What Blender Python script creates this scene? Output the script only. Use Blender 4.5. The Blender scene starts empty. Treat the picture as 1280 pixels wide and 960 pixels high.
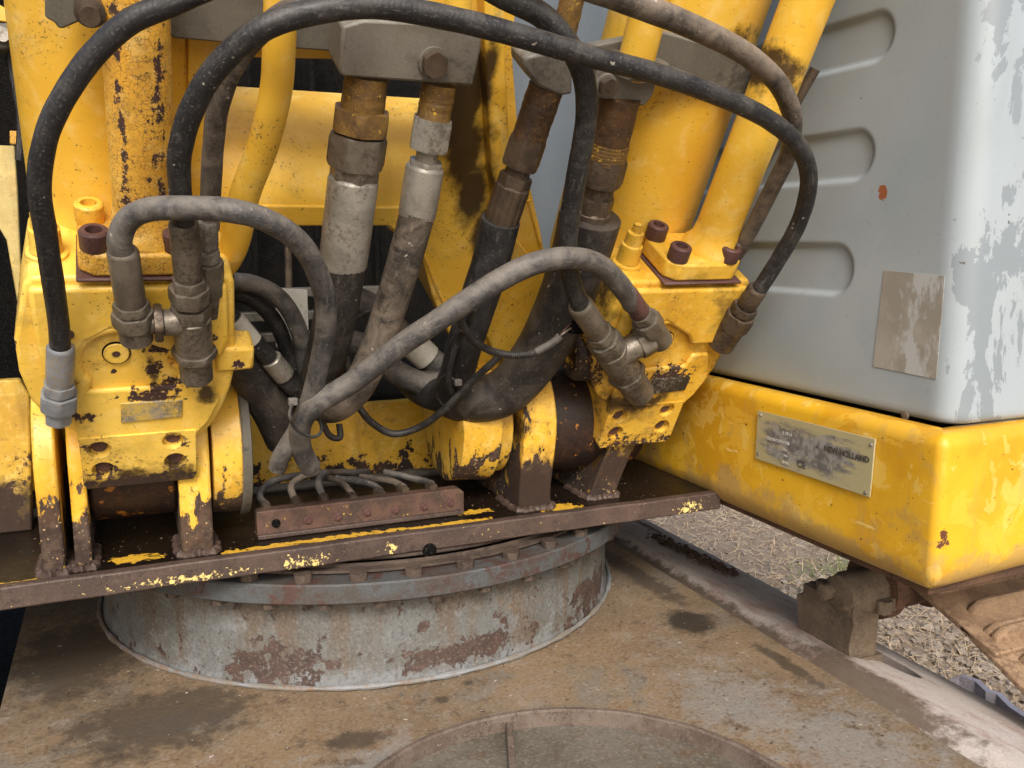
import bpy, bmesh, math, random
from mathutils import Vector, Matrix, noise as mnoise
random.seed(7)
S = bpy.context.scene
R = math.radians
# ------------------------------------------------------------------ camera
FPX, PITCH, YAW, EYE = 1120.0, R(9.1), R(23.4), 1.6
camd = bpy.data.cameras.new('camera')
cam = bpy.data.objects.new('camera', camd)
S.collection.objects.link(cam)
cam.location = (0, 0, EYE)
cam.rotation_euler = (R(90) - PITCH, 0, -YAW)
camd.sensor_width = 36
camd.lens = 36 * FPX / 1280
camd.clip_start = 0.02
camd.clip_end = 500
S.camera = cam
# ------------------------------------------------------------------ world, sun, exposure
SUN_EL, SUN_AZ = R(39), R(196)      # azimuth clockwise from +Y
w = bpy.data.worlds.new('World')
S.world = w
w.use_nodes = True
wn = w.node_tree
sky = wn.nodes.new('ShaderNodeTexSky')
sky.sky_type = 'NISHITA'
sky.sun_disc = False
sky.sun_elevation = SUN_EL
sky.sun_rotation = SUN_AZ
sky.air_density = 1.0
sky.dust_density = 5.0
sky.ozone_density = 1.0
wn.links.new(sky.outputs[0], wn.nodes['Background'].inputs[0])
wn.nodes['Background'].inputs[1].default_value = 0.14
sd = bpy.data.lights.new('sun', 'SUN')
sd.energy = 1.7
sd.angle = R(16)
sd.color = (1.0, 0.985, 0.96)
so = bpy.data.objects.new('sun', sd)
S.collection.objects.link(so)
sdir = Vector((math.sin(SUN_AZ) * math.cos(SUN_EL), math.cos(SUN_AZ) * math.cos(SUN_EL), math.sin(SUN_EL)))
so.rotation_euler = sdir.to_track_quat('Z', 'Y').to_euler()
so.location = (0, -3, 6)
vs = S.view_settings
vs.view_transform = 'Standard'
vs.look = 'None'
vs.gamma = 1
vs.exposure = 0.56
S.render.engine = 'CYCLES'

# ------------------------------------------------------------------ geometry of the place
CAM = Vector((0, 0, EYE))
FW = Vector((math.sin(YAW) * math.cos(PITCH), math.cos(YAW) * math.cos(PITCH), -math.sin(PITCH)))
RT = Vector((math.cos(YAW), -math.sin(YAW), 0))
UP = RT.cross(FW)


def ray(px, py): return FW + RT * ((px - 640) / FPX) - UP * ((py - 480) / FPX)
def atz(px, py, z): r = ray(px, py); return CAM + r * ((z - EYE) / r.z)
def aty(px, py, y): r = ray(px, py); return CAM + r * (y / r.y)
def atx(px, py, x): r = ray(px, py); return CAM + r * (x / r.x)


U = Vector((0, -.494, .869)).normalized()      # direction of the boom cylinders
N = Vector((0, -U.z, U.y))                      # their front normal
A0 = Vector((0, 1.617, 1.189))


def ip(px, py, c=0.0):
    """point on the sheet parallel to the boom cylinders, c metres in front of the valve block faces"""
    r = ray(px, py)
    k = ((A0 + N * c - CAM).dot(N)) / r.dot(N)
    return CAM + r * k


def loc2w(a, b, c): return A0 + Vector((a, 0, 0)) + U * b + N * c
def w2loc(p): d = p - A0; return Vector((d.x, d.dot(U), d.dot(N)))
def lp(px, py, c=0.0): v = w2loc(ip(px, py, c)); return (v.x, v.y)
def prad(wpx, p): return wpx / 2 * (p - CAM).dot(FW) / FPX


# ------------------------------------------------------------------ node helper
class G:
    def __init__(s, name):
        s.mat = bpy.data.materials.new(name)
        s.mat.use_nodes = True
        s.t = s.mat.node_tree
        s.b = s.t.nodes['Principled BSDF']
        s.p = s.t.nodes.new('ShaderNodeTexCoord').outputs['Object']

    def new(s, t): return s.t.nodes.new(t)

    def put(s, sock, v):
        if isinstance(v, bpy.types.NodeSocket):
            s.t.links.new(v, sock)
        elif isinstance(v, (tuple, list)) and len(v) == 3 and sock.type == 'RGBA':
            sock.default_value = (*v, 1)
        else:
            sock.default_value = v

    def m(s, op, a, b=0.0, clamp=False):
        n = s.new('ShaderNodeMath'); n.operation = op; n.use_clamp = clamp
        s.put(n.inputs[0], a); s.put(n.inputs[1], b)
        return n.outputs[0]

    def add(s, *v):
        r = v[0]
        for x in v[1:]:
            r = s.m('ADD', r, x)
        return r

    def mul(s, a, b): return s.m('MULTIPLY', a, b)

    def noise(s, scale, detail=5, rough=.6, dist=0.0, stretch=None, off=0.0):
        v = s.p
        if stretch or off:
            mp = s.new('ShaderNodeMapping'); s.put(mp.inputs[0], v)
            mp.inputs['Location'].default_value = (off, off * 1.7, off * .6)
            if stretch: mp.inputs['Scale'].default_value = stretch
            v = mp.outputs[0]
        n = s.new('ShaderNodeTexNoise'); s.put(n.inputs['Vector'], v)
        n.inputs['Scale'].default_value = scale; n.inputs['Detail'].default_value = detail
        n.inputs['Roughness'].default_value = rough; n.inputs['Distortion'].default_value = dist
        return n.outputs[0]

    def voro(s, scale, feature='DISTANCE_TO_EDGE', stretch=None):
        # coordinates wobble with a noise so that cells are not straight-sided
        nn = s.new('ShaderNodeTexNoise'); s.put(nn.inputs['Vector'], s.p); nn.inputs['Scale'].default_value = scale * 1.3
        vm = s.new('ShaderNodeVectorMath'); vm.operation = 'SCALE'; s.put(vm.inputs[0], nn.outputs[1]); vm.inputs['Scale'].default_value = .9 / scale
        va = s.new('ShaderNodeVectorMath'); va.operation = 'ADD'; s.put(va.inputs[0], s.p); s.put(va.inputs[1], vm.outputs[0])
        v = va.outputs[0]
        if stretch:
            mp = s.new('ShaderNodeMapping'); s.put(mp.inputs[0], v); mp.inputs['Scale'].default_value = stretch; v = mp.outputs[0]
        n = s.new('ShaderNodeTexVoronoi'); n.feature = feature; s.put(n.inputs['Vector'], v)
        n.inputs['Scale'].default_value = scale
        return n.outputs[0]

    def step(s, x, lo, hi):
        n = s.new('ShaderNodeMapRange'); n.interpolation_type = 'SMOOTHSTEP'
        s.put(n.inputs[0], x); n.inputs[1].default_value = lo; n.inputs[2].default_value = hi
        return n.outputs[0]

    def lin(s, x, lo, hi, a=0.0, b=1.0):
        n = s.new('ShaderNodeMapRange')
        s.put(n.inputs[0], x); n.inputs[1].default_value = lo; n.inputs[2].default_value = hi
        n.inputs[3].default_value = a; n.inputs[4].default_value = b
        return n.outputs[0]

    def mix(s, f, a, b):
        n = s.new('ShaderNodeMix'); n.data_type = 'RGBA'
        s.put(n.inputs[0], f); s.put(n.inputs[6], a); s.put(n.inputs[7], b)
        return n.outputs[2]

    def axis(s, i):
        n = s.new('ShaderNodeSeparateXYZ'); s.put(n.inputs[0], s.p)
        return n.outputs[i]

    def blob(s, c, r):
        """1 at the centre of an ellipsoid, 0 on its skin, negative outside"""
        a = s.new('ShaderNodeVectorMath'); a.operation = 'SUBTRACT'; s.put(a.inputs[0], s.p); a.inputs[1].default_value = c
        d = s.new('ShaderNodeVectorMath'); d.operation = 'DIVIDE'; s.put(d.inputs[0], a.outputs[0]); d.inputs[1].default_value = r
        l = s.new('ShaderNodeVectorMath'); l.operation = 'LENGTH'; s.put(l.inputs[0], d.outputs[0])
        return s.m('SUBTRACT', 1.0, l.outputs['Value'])

    def blobs(s, lst):
        r = None
        for c, rr in lst:
            b = s.blob(c, rr)
            r = b if r is None else s.m('MAXIMUM', r, b)
        return r

    def edge(s, rad=.005):
        be = s.new('ShaderNodeBevel'); be.samples = 3; be.inputs[0].default_value = rad
        ge = s.new('ShaderNodeNewGeometry')
        d = s.new('ShaderNodeVectorMath'); d.operation = 'DOT_PRODUCT'
        s.put(d.inputs[0], be.outputs[0]); s.put(d.inputs[1], ge.outputs['Normal'])
        return s.step(s.m('SUBTRACT', 1.0, d.outputs['Value']), .02, .25)

    def done(s, col, rough=.5, h=None, strength=.3, dist=.002, metal=0.0, spec=.5):
        s.put(s.b.inputs['Base Color'], col)
        s.put(s.b.inputs['Roughness'], rough)
        s.put(s.b.inputs['Metallic'], metal)
        s.b.inputs['Specular IOR Level'].default_value = spec
        if h is not None:
            bp = s.new('ShaderNodeBump'); bp.inputs['Strength'].default_value = strength; bp.inputs['Distance'].default_value = dist
            s.put(bp.inputs['Height'], h)
            s.t.links.new(bp.outputs[0], s.b.inputs['Normal'])
        return s.mat


RUST = (.055, .022, .014)
RUST2 = (.16, .06, .025)
YEL = (.80, .50, .06)
YEL2 = (.74, .42, .035)
YPALE = (.84, .61, .20)


def paint(name, base=YEL, base2=YEL2, pale=YPALE, rust=RUST, rust2=(.03, .016, .012), chip=.0, cs=28, spots=(), clean=(), grad=None,
          grime=.25, grime_col=(.05, .03, .015), edge=.0, crackle=0.0, stains=(), stain_col=(.03, .015, .008), rough=.38, vs=5, fine=.5, cstr=None, lump=0.0, spot_amp=.75, stn=.45):
    """worn paint over metal. chip: how much is gone (0..1); spots: ellipsoids where it is gone; clean: where it holds"""
    g = G(name)
    n1 = g.noise(vs, 4, .55)
    n2 = g.noise(vs * 9, 6, .65, off=3)
    col = g.mix(g.step(n1, .38, .62), base, base2)
    col = g.mix(g.mul(g.step(n2, .5, .7), .45), col, pale)
    # faded, rubbed places
    fad = g.noise(vs * 2.3, 7, .7, dist=.6, off=9)
    col = g.mix(g.mul(g.step(fad, .55, .66), .5), col, pale)
    # drips and dirt
    st = g.noise(16, 5, .6, stretch=(1, 1, .12), off=5)
    gr = g.mul(g.step(st, .5, .75), grime)
    gr2 = g.mul(g.step(g.noise(60, 6, .75, off=11), .58, .72), grime * 1.2)
    col = g.mix(g.m('MAXIMUM', gr, gr2), col, grime_col)
    film = g.noise(vs * 1.7, 8, .72, dist=.8, off=31)
    col = g.mix(g.mul(g.step(film, .50, .68), .25 + grime * .5), col, (.36, .21, .045))
    scr = g.noise(34, 6, .7, stretch=(.25, 1, .6), off=41)
    col = g.mix(g.mul(g.step(scr, .60, .68), .25 + grime * .4), col, (.22, .12, .035))
    spk = g.noise(210, 2, .5, off=44)
    col = g.mix(g.mul(g.step(g.add(spk, g.mul(g.m('SUBTRACT', film, .5), .8)), .70, .74), .7), col, (.10, .055, .02))
    chipn = g.noise(cs, 8, .62, off=1, stretch=cstr)
    bias = g.lin(g.noise(vs * 1.1, 2, .5, off=21), .3, .7, -.07, .07)
    if grad:
        i, lo, hi, amt = grad
        bias = g.add(bias, g.lin(g.axis(i), lo, hi, 0, amt))
    if spots:
        sb = g.add(g.blobs(spots), g.lin(g.noise(75, 8, .72, off=27), .3, .7, -.75, .75))
        bias = g.add(bias, g.mul(g.m('MINIMUM', g.m('MAXIMUM', sb, 0.0), .8), spot_amp))
    if clean:
        bias = g.m('SUBTRACT', bias, g.m('MAXIMUM', g.mul(g.blobs(clean), .6), 0.0))
    if edge:
        bias = g.add(bias, g.mul(g.edge(), edge))
    x = g.add(chipn, bias)
    thr = .76 - chip * .3
    m_chip = g.step(x, thr - .004, thr + .012)
    m_rim = g.step(x, thr - .03, thr)
    # tiny flecks
    fl = g.add(g.noise(150, 3, .5, off=2), g.mul(bias, .25))
    m_fl = g.mul(g.step(fl, .70 - chip * .08, .72 - chip * .08), fine)
    col = g.mix(g.mul(m_rim, .55), col, (base2[0] * .55, base2[1] * .5, base2[2] * .6))
    rc = g.mix(g.step(g.noise(45, 6, .7, off=8), .42, .62), rust, rust2)
    m_all = g.m('MAXIMUM', m_chip, m_fl)
    h = g.add(g.mul(m_all, -.6), g.mul(n2, .15))
    if lump: h = g.add(h, g.mul(g.noise(38, 3, .5, off=30), lump))
    if crackle:
        v = g.voro(crackle)
        big = g.step(g.noise(crackle * .35, 3, .5, off=4), .36, .6)
        cr = g.mul(g.m('SUBTRACT', 1.0, g.step(v, .0, .075)), g.lin(big, 0, 1, .25, 1))
        m_all = g.m('MAXIMUM', m_all, g.mul(cr, .85))
        h = g.add(h, g.mul(cr, -.5))
    rc = g.mix(g.mul(g.step(g.noise(13, 6, .7, off=51), .48, .62), .6), rc, (.10, .055, .028))
    rc = g.mix(g.mul(g.step(g.noise(130, 4, .6, off=55), .62, .66), .75), rc, (pale[0] * .8, pale[1] * .75, pale[2]))
    col = g.mix(m_all, col, rc)
    if stains:
        sn = g.add(g.blobs(stains), g.lin(g.noise(22, 6, .7, off=13), .3, .7, -stn, stn))
        col = g.mix(g.mul(g.step(sn, .0, .6), .95), col, stain_col)
    ro = g.mix(m_all, (rough,) * 3, (.8,) * 3)
    ro = g.add(ro, g.lin(n2, .3, .7, -.06, .12))
    return g.done(col, ro, h, .5, .0012)


def rusty(name, c1, c2, c3, sc=12, rough=.8, flakes=None, flake_thr=.66, bump=.5, spots=(), spot_col=(.02, .012, .008), stretch=None, fsc=30, fine=.35, fgrad=None, flakes_at=(), metal=0, spec=.5, worm=.85, flake_amp=.42):
    g = G(name)
    a = g.noise(sc, 7, .65, dist=.4, stretch=stretch)
    b = g.noise(sc * 6, 8, .75, off=4, stretch=stretch)
    cc = g.noise(sc * .45, 4, .6, off=7)
    col = g.mix(g.step(a, .38, .6), c1, c2)
    col = g.mix(g.mul(g.step(g.add(b, g.mul(g.m('SUBTRACT', cc, .5), .7)), .5, .68), worm), col, c3)
    f = g.noise(sc * 30, 3, .6, off=9)
    col = g.mix(g.mul(g.step(f, .52, .72), fine), col, tuple(min(1, x * 1.9 + .05) for x in c2))
    col = g.mix(g.mul(g.step(f, .48, .3), fine), col, tuple(x * .35 for x in c1))
    h = g.add(g.mul(b, .7), g.mul(f, .3))
    if spots:
        sn = g.add(g.blobs(spots), g.lin(g.noise(25, 6, .75, off=13), .3, .7, -.4, .4))
        sm = g.mul(g.step(sn, .0, .5), .88)
        col = g.mix(sm, col, spot_col)
    ro = g.lin(b, .3, .7, rough - .15, min(1, rough + .1))
    if flakes:
        x = g.noise(fsc, 8, .68, off=17)
        if fgrad:
            x = g.add(x, g.lin(g.axis(fgrad[0]), fgrad[1], fgrad[2], 0, fgrad[3]))
        if flakes_at:
            x = g.add(x, g.m('MAXIMUM', g.mul(g.blobs(flakes_at), flake_amp), 0))
        m = g.step(x, flake_thr, flake_thr + .02)
        col = g.mix(m, col, g.mix(g.step(b, .4, .6), flakes, tuple(v * .8 for v in flakes)))
        h = g.add(h, g.mul(m, .8))
    return g.done(col, ro, h, bump, .002, metal=metal, spec=spec)


def rubber(name, c=(.012, .012, .013), dust=(.2, .17, .14), amt=.3, rough=.55, sc=18):
    g = G(name)
    n = g.noise(sc, 7, .7, dist=.5)
    f = g.noise(sc * 14, 4, .6, off=4)
    ge = g.new('ShaderNodeNewGeometry')
    nz = g.new('ShaderNodeSeparateXYZ'); g.put(nz.inputs[0], ge.outputs['Normal'])
    up = g.lin(nz.outputs[2], -.4, 1, 0, .16)              # dust settles on upward sides
    m = g.mul(g.step(g.add(n, up), .5 - amt * .25, .78 - amt * .1), amt * 1.6)
    col = g.mix(g.m('MINIMUM', m, 1.0), c, dust)
    sp = g.step(g.noise(90, 2, .5, off=6), .72, .76)
    col = g.mix(g.mul(sp, .6), col, (.45, .42, .36))
    col = g.mix(g.mul(g.step(f, .55, .72), .3), col, tuple(x * 1.5 for x in dust))
    # wrapped cover: faint spiral cloth marks, and scuffs that run along the hose
    uv = g.new('ShaderNodeUVMap'); uv.uv_map = 'run'
    sx = g.new('ShaderNodeSeparateXYZ'); g.put(sx.inputs[0], uv.outputs[0])
    u_, v_ = sx.outputs[0], sx.outputs[1]
    cb = g.new('ShaderNodeCombineXYZ'); g.put(cb.inputs[0], g.m('SINE', g.mul(u_, 6.2832))); g.put(cb.inputs[1], g.m('COSINE', g.mul(u_, 6.2832))); g.put(cb.inputs[2], g.mul(v_, 9.0))
    nt = g.new('ShaderNodeTexNoise'); g.put(nt.inputs['Vector'], cb.outputs[0]); nt.inputs['Scale'].default_value = 3.0; nt.inputs['Detail'].default_value = 8; nt.inputs['Roughness'].default_value = .72
    sc_ = g.step(nt.outputs[0], .56, .66)
    col = g.mix(g.mul(sc_, .25 + amt * .7), col, dust)
    cr_ = g.step(nt.outputs[0], .40, .34)
    col = g.mix(g.mul(cr_, .6), col, tuple(x * .5 for x in c))
    w1 = g.m('SINE', g.add(g.mul(u_, 6.2832 * 3), g.mul(v_, 900.0)))
    hh = g.add(f, g.mul(n, 1.5), g.mul(sc_, .8), g.mul(w1, .12))
    return g.done(col, g.lin(n, .3, .7, rough - .12, rough + .2), hh, .45, .0009)


# ------------------------------------------------------------------ mesh helpers
def link(o): S.collection.objects.link(o); return o


def thing(name, label, cat, loc=(0, 0, 0), group=None, kind=None):
    o = link(bpy.data.objects.new(name, None))
    o.location = loc
    o.empty_display_size = .05
    tag(o, label, cat, group, kind)
    return o


def tag(o, label=None, cat=None, group=None, kind=None):
    if label: o['label'] = label
    if cat: o['category'] = cat
    if group: o['group'] = group
    if kind: o['kind'] = kind
    return o


ROOTM = {}


def obj(name, bm, mat, parent=None, bevel=0.0, seg=2, angle=35, local=False, smooth=True):
    me = bpy.data.meshes.new(name)
    bmesh.ops.recalc_face_normals(bm, faces=bm.faces)
    bm.to_mesh(me); bm.free()
    if smooth:
        me.polygons.foreach_set('use_smooth', [True] * len(me.polygons))
        me.set_sharp_from_angle(angle=R(angle))
    o = link(bpy.data.objects.new(name, me))
    me.materials.append(mat)
    if parent:
        o.parent = parent
        if not local:
            pm = ROOTM.get(parent.name)
            if pm is None:
                pm = Matrix.LocRotScale(parent.location, parent.rotation_euler, None) if parent.type == 'EMPTY' else Matrix()
            o.matrix_parent_inverse = pm.inverted()
    if bevel:
        b = o.modifiers.new('edge', 'BEVEL'); b.width = bevel; b.segments = seg; b.limit_method = 'ANGLE'; b.angle_limit = R(30)
        b.harden_normals = False
    return o


def prism(pts, vec):
    """closed prism: polygon of points, extruded by vec"""
    bm = bmesh.new()
    vec = Vector(vec)
    a = [bm.verts.new(p) for p in pts]
    b = [bm.verts.new(Vector(p) + vec) for p in pts]
    n = len(pts)
    bm.faces.new(a); bm.faces.new(b[::-1])
    for i in range(n):
        bm.faces.new((a[i], a[(i + 1) % n], b[(i + 1) % n], b[i]))
    return bm


def box(lo, hi, bm=None):
    bm = bm or bmesh.new()
    x0, y0, z0 = lo; x1, y1, z1 = hi
    v = [bm.verts.new(p) for p in ((x0, y0, z0), (x1, y0, z0), (x1, y1, z0), (x0, y1, z0), (x0, y0, z1), (x1, y0, z1), (x1, y1, z1), (x0, y1, z1))]
    for f in ((0, 3, 2, 1), (4, 5, 6, 7), (0, 1, 5, 4), (1, 2, 6, 5), (2, 3, 7, 6), (3, 0, 4, 7)):
        bm.faces.new([v[i] for i in f])
    return bm


def frame(d):
    d = Vector(d).normalized()
    h = Vector((0, 0, 1)) if abs(d.z) < .9 else Vector((1, 0, 0))
    x = d.cross(h).normalized()
    return x, x.cross(d).normalized(), d


def lathe(o, d, prof, n=32, bm=None, hexagon=False, cap=True, rot=0.0):
    """rings (t along d, radius) round the axis o + t d"""
    bm = bm or bmesh.new()
    x, y, d = frame(d)
    o = Vector(o)
    if hexagon: n = 6
    rings = []
    for t, r in prof:
        rings.append([bm.verts.new(o + d * t + (x * math.cos(rot + 2 * math.pi * i / n) + y * math.sin(rot + 2 * math.pi * i / n)) * r) for i in range(n)])
    for a, b in zip(rings, rings[1:]):
        for i in range(n):
            bm.faces.new((a[i], a[(i + 1) % n], b[(i + 1) % n], b[i]))
    if cap:
        bm.faces.new(rings[0][::-1]); bm.faces.new(rings[-1])
    return bm


def nutm(o, d, L, r, bm=None, rot=.3):
    """hexagonal nut with chamfered ends: hexagon prism whose end faces are turned round"""
    bm = bm or bmesh.new()
    x, y, d = frame(d)
    o = Vector(o)
    k = 36
    def hexr(th):
        th = (th % (math.pi / 3)) - math.pi / 6
        return r * math.cos(math.pi / 6) / math.cos(th)
    rings = []
    rin = r * .93
    for t, mode in ((0, 0), (L * .10, 1), (L * .9, 1), (L, 0)):
        ring = []
        for i in range(k):
            th = 2 * math.pi * i / k
            rr = hexr(th) if mode else min(rin, hexr(th))
            tt = t
            if mode:
                e = max(0, hexr(th) - rin) * .7
                tt = t + e if t < L / 2 else t - e
            ring.append(bm.verts.new(o + d * tt + (x * math.cos(th + rot) + y * math.sin(th + rot)) * rr))
        rings.append(ring)
    for a, b in zip(rings, rings[1:]):
        for i in range(k):
            bm.faces.new((a[i], a[(i + 1) % k], b[(i + 1) % k], b[i]))
    bm.faces.new(rings[0][::-1]); bm.faces.new(rings[-1])
    return bm


def catmull(P, per=10):
    P = [Vector(p) for p in P]
    P = [P[0] * 2 - P[1]] + P + [P[-1] * 2 - P[-2]]
    out = []
    for i in range(1, len(P) - 2):
        a, b, c, d = P[i - 1:i + 3]
        for k in range(per):
            t = k / per
            out.append(.5 * ((2 * b) + (c - a) * t + (2 * a - 5 * b + 4 * c - d) * t * t + (3 * b - a - 3 * c + d) * t ** 3))
    out.append(P[-2])
    return out


def tube(path, r, n=20, bm=None, wob=.0, rfun=None, cap=True):
    bm = bm or bmesh.new()
    path = [Vector(p) for p in path]
    m = len(path)
    T = [(path[min(i + 1, m - 1)] - path[max(i - 1, 0)]).normalized() for i in range(m)]
    x = T[0].orthogonal().normalized()
    rings = []
    for i, p in enumerate(path):
        x = (x - T[i] * x.dot(T[i])).normalized()
        y = T[i].cross(x)
        rr = r if rfun is None else rfun(i / (m - 1), i)
        ring = []
        for k in range(n):
            th = 2 * math.pi * k / n
            dv = x * math.cos(th) + y * math.sin(th)
            q = rr
            if wob: q *= 1 + wob * mnoise.noise((p + dv * r) * (1.2 / r) * .35)
            ring.append(bm.verts.new(p + dv * q))
        rings.append(ring)
    for a, b in zip(rings, rings[1:]):
        for i in range(n):
            bm.faces.new((a[i], a[(i + 1) % n], b[(i + 1) % n], b[i]))
    uv = bm.loops.layers.uv.new('run')
    cum = [0]
    for p_, q_ in zip(path, path[1:]): cum.append(cum[-1] + (q_ - p_).length)
    nf = 0
    bm.faces.ensure_lookup_table()
    for i in range(m - 1):
        for k in range(n):
            f = bm.faces[nf]; nf += 1
            r_ = r if rfun is None else rfun(0, i)
            us = (k, k + 1, k + 1, k); vv = (i, i, i + 1, i + 1)
            for lp_, a_, b_ in zip(f.loops, us, vv): lp_[uv].uv = (a_ / n, cum[b_])
    if cap:
        bm.faces.new(rings[0][::-1]); bm.faces.new(rings[-1])
    return bm


def cut(o, bms):
    """cut the shapes out of the mesh of o (object is left with the result)"""
    for bm in bms:
        me = bpy.data.meshes.new('c'); bmesh.ops.recalc_face_normals(bm, faces=bm.faces); bm.to_mesh(me); bm.free()
        c = link(bpy.data.objects.new('c', me))
        c.matrix_world = Matrix()
        par, mpi = o.parent, o.matrix_parent_inverse.copy()
        o.parent = None
        m = o.modifiers.new('cut', 'BOOLEAN'); m.operation = 'DIFFERENCE'; m.object = c; m.solver = 'EXACT'
        others = [x for x in o.modifiers if x.type == 'BEVEL']
        for x in others: x.show_viewport = False
        bpy.context.view_layer.update()
        dg = bpy.context.evaluated_depsgraph_get()
        nm = bpy.data.meshes.new_from_object(o.evaluated_get(dg))
        o.modifiers.remove(m)
        for x in others: x.show_viewport = True
        old = o.data; mats = list(old.materials); o.data = nm; nm.name = old.name + '_mesh'
        nm.materials.clear()
        for q in mats: nm.materials.append(q)
        bpy.data.objects.remove(c)
        o.parent = par; o.matrix_parent_inverse = mpi
    o.data.polygons.foreach_set('use_smooth', [True] * len(o.data.polygons))
    o.data.set_sharp_from_angle(angle=R(35))


def arc_pts(c, r, a0, a1, n):
    return [(c[0] + r * math.cos(R(a0 + (a1 - a0) * i / n)), c[1] + r * math.sin(R(a0 + (a1 - a0) * i / n))) for i in range(n + 1)]


def mudify(bm, amp, sc, cuts=0):
    if cuts: bmesh.ops.subdivide_edges(bm, edges=bm.edges, cuts=cuts, use_grid_fill=True)
    bm.normal_update()
    for v in bm.verts:
        v.co += v.normal * (mnoise.fractal(v.co * sc, 1, 2, 4) * amp)
    return bm


# ------------------------------------------------------------------ materials
DZ = 1.045                                       # top of the swing deck
BX, HX = 1.175, 1.225                            # side faces of the yellow body and of the grey hood
def sp(px, py, c, r): p = ip(px, py, c); return (tuple(p), (r, r, r))
m_boom = paint('boom paint', chip=-.02, cs=22, spots=[], grime=.12, edge=.1, vs=3,
               stain_col=(.02, .009, .005), stn=.25, stains=[(tuple(ip(572, 150, -.16)), (.05, .25, .10)), (tuple(ip(580, 195, -.15)), (.05, .25, .09)), (tuple(ip(590, 240, -.15)), (.045, .25, .08)), (tuple(ip(606, 290, -.15)), (.035, .25, .07)), (tuple(ip(602, 120, -.12)), (.022, .25, .16))])
m_barrel = paint('cylinder barrel paint', chip=-.06, cs=22, grime=.12, vs=3, fine=.7, stains=[((.03, .80, -.06), (.10, .05, .2))])
m_crack = paint('crackled pipe paint', base=(.72, .40, .05), base2=(.60, .30, .03), chip=.12, cs=48, crackle=150, grime=.4, fine=.8, cstr=(1, .45, 1), spot_amp=.34, spots=[((.012, .9, -.02), (.010, 1.2, .06)), ((.060, .9, -.02), (.012, 1.2, .06)), ((.05, .62, -.02), (.02, .1, .06))])
m_block = paint('valve block paint', base=(.84, .57, .10), base2=(.78, .47, .05), pale=(.9, .68, .22), chip=-.02, cs=30, grime=.3, edge=.26, vs=4, lump=2.2, stains=[((.0, .0, .0), (.14, .05, .1)), ((.035, .225, -.0), (.012, .05, .03)), ((-.14, .14, -.03), (.03, .04, .1)), ((.115, .19, 0), (.02, .03, .05))],
                rust=(.05, .022, .02), rust2=(.04, .018, .014),
                spots=[((.034, .237, 0), (.020, .020, .03)), ((.040, .276, 0), (.026, .014, .03)), ((.036, .188, 0), (.062, .026, .03)), ((.060, .205, 0), (.03, .022, .03)), ((-.08, .155, 0), (.04, .014, .05)), ((-.02, .235, 0), (.008, .006, .03)), ((.125, .30, 0), (.010, .008, .05)),  ((.10, .36, 0), (.012, .008, .05)), ((-.16, .30, -.1), (.02, .1, .1)), ((.165, .243, 0), (.012, .012, .05)), ((-.045, .040, .01), (.036, .020, .03)), ((.064, .042, .01), (.030, .018, .03)), ((.068, .092, .01), (.024, .018, .03)),
                       ((-.055, .088, .01), (.026, .018, .03)), ((.0, .008, .01), (.13, .020, .04)), ((.09, .29, 0), (.02, .03, .05))])
m_block2 = paint('right valve block paint', base=(.74, .45, .05), base2=(.62, .33, .025), pale=(.80, .56, .15), chip=.02, cs=26, grime=.6, edge=.26, vs=5, lump=2.2, stains=[((-.15, .14, -.12), (.09, .13, .2)), ((-.17, .36, -.1), (.07, .06, .12)), ((-.02, .12, .0), (.10, .035, .05)), ((.15, .12, 0), (.02, .1, .1))],
                 rust=(.05, .022, .016), spots=[((.035, .185, 0), (.075, .03, .04)), ((0, .0, .02), (.14, .04, .05)), ((-.16, .15, -.06), (.07, .16, .12))])
m_lug = paint('lug paint', chip=.24, cs=30, cstr=(1, 1, .45), grime=.35, edge=.2, vs=6, grad=(2, 1.24, DZ + .01, .36), rust=(.035, .02, .014), rust2=(.085, .055, .038))
m_lug_oil = paint('oily lug paint', base=(.62, .36, .05), stains=[((.76, 1.64, 1.08), (.12, .12, .10)), ((.70, 1.66, 1.22), (.05, .1, .06)), ((.98, 1.66, 1.12), (.15, .12, .08))], chip=.42, cs=26, cstr=(1, 1, .4), grime=.7, edge=.1, vs=7, grad=(2, 1.30, DZ + .02, .26), rust=(.016, .010, .008), rust2=(.035, .022, .016))
m_eye = rusty('oily pivot metal', (.016, .010, .008), (.03, .015, .01), (.06, .025, .01), 14, .5, flakes=(.38, .15, .02), flake_thr=.62, fgrad=(2, 1.16, 1.05, .12))
m_cross = paint('cross plate paint', base=(.66, .40, .03), chip=.16, cs=26, grime=.35, vs=6, grad=(2, 1.16, DZ + .02, .28), rust=(.02, .013, .01))
P = lambda px, py: tuple(atz(px, py, DZ))
m_deck = rusty('oily deck plate', (.006, .004, .003), (.013, .007, .004), (.004, .003, .002), 9, .42, fine=.0, spec=.4, flakes=(.72, .42, .04), flake_thr=.69, fsc=60,
               flakes_at=[(P(170, 698), (.07, .035, .05)), (P(300, 690), (.05, .03, .05)), (P(420, 672), (.26, .022, .05)), (P(560, 655), (.16, .022, .05)), (P(340, 685), (.10, .03, .05)),
                          (P(700, 634), (.07, .05, .05)), (P(20, 730), (.08, .03, .05)), (P(860, 634), (.07, .03, .05)), (P(590, 640), (.08, .03, .03))])
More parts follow.
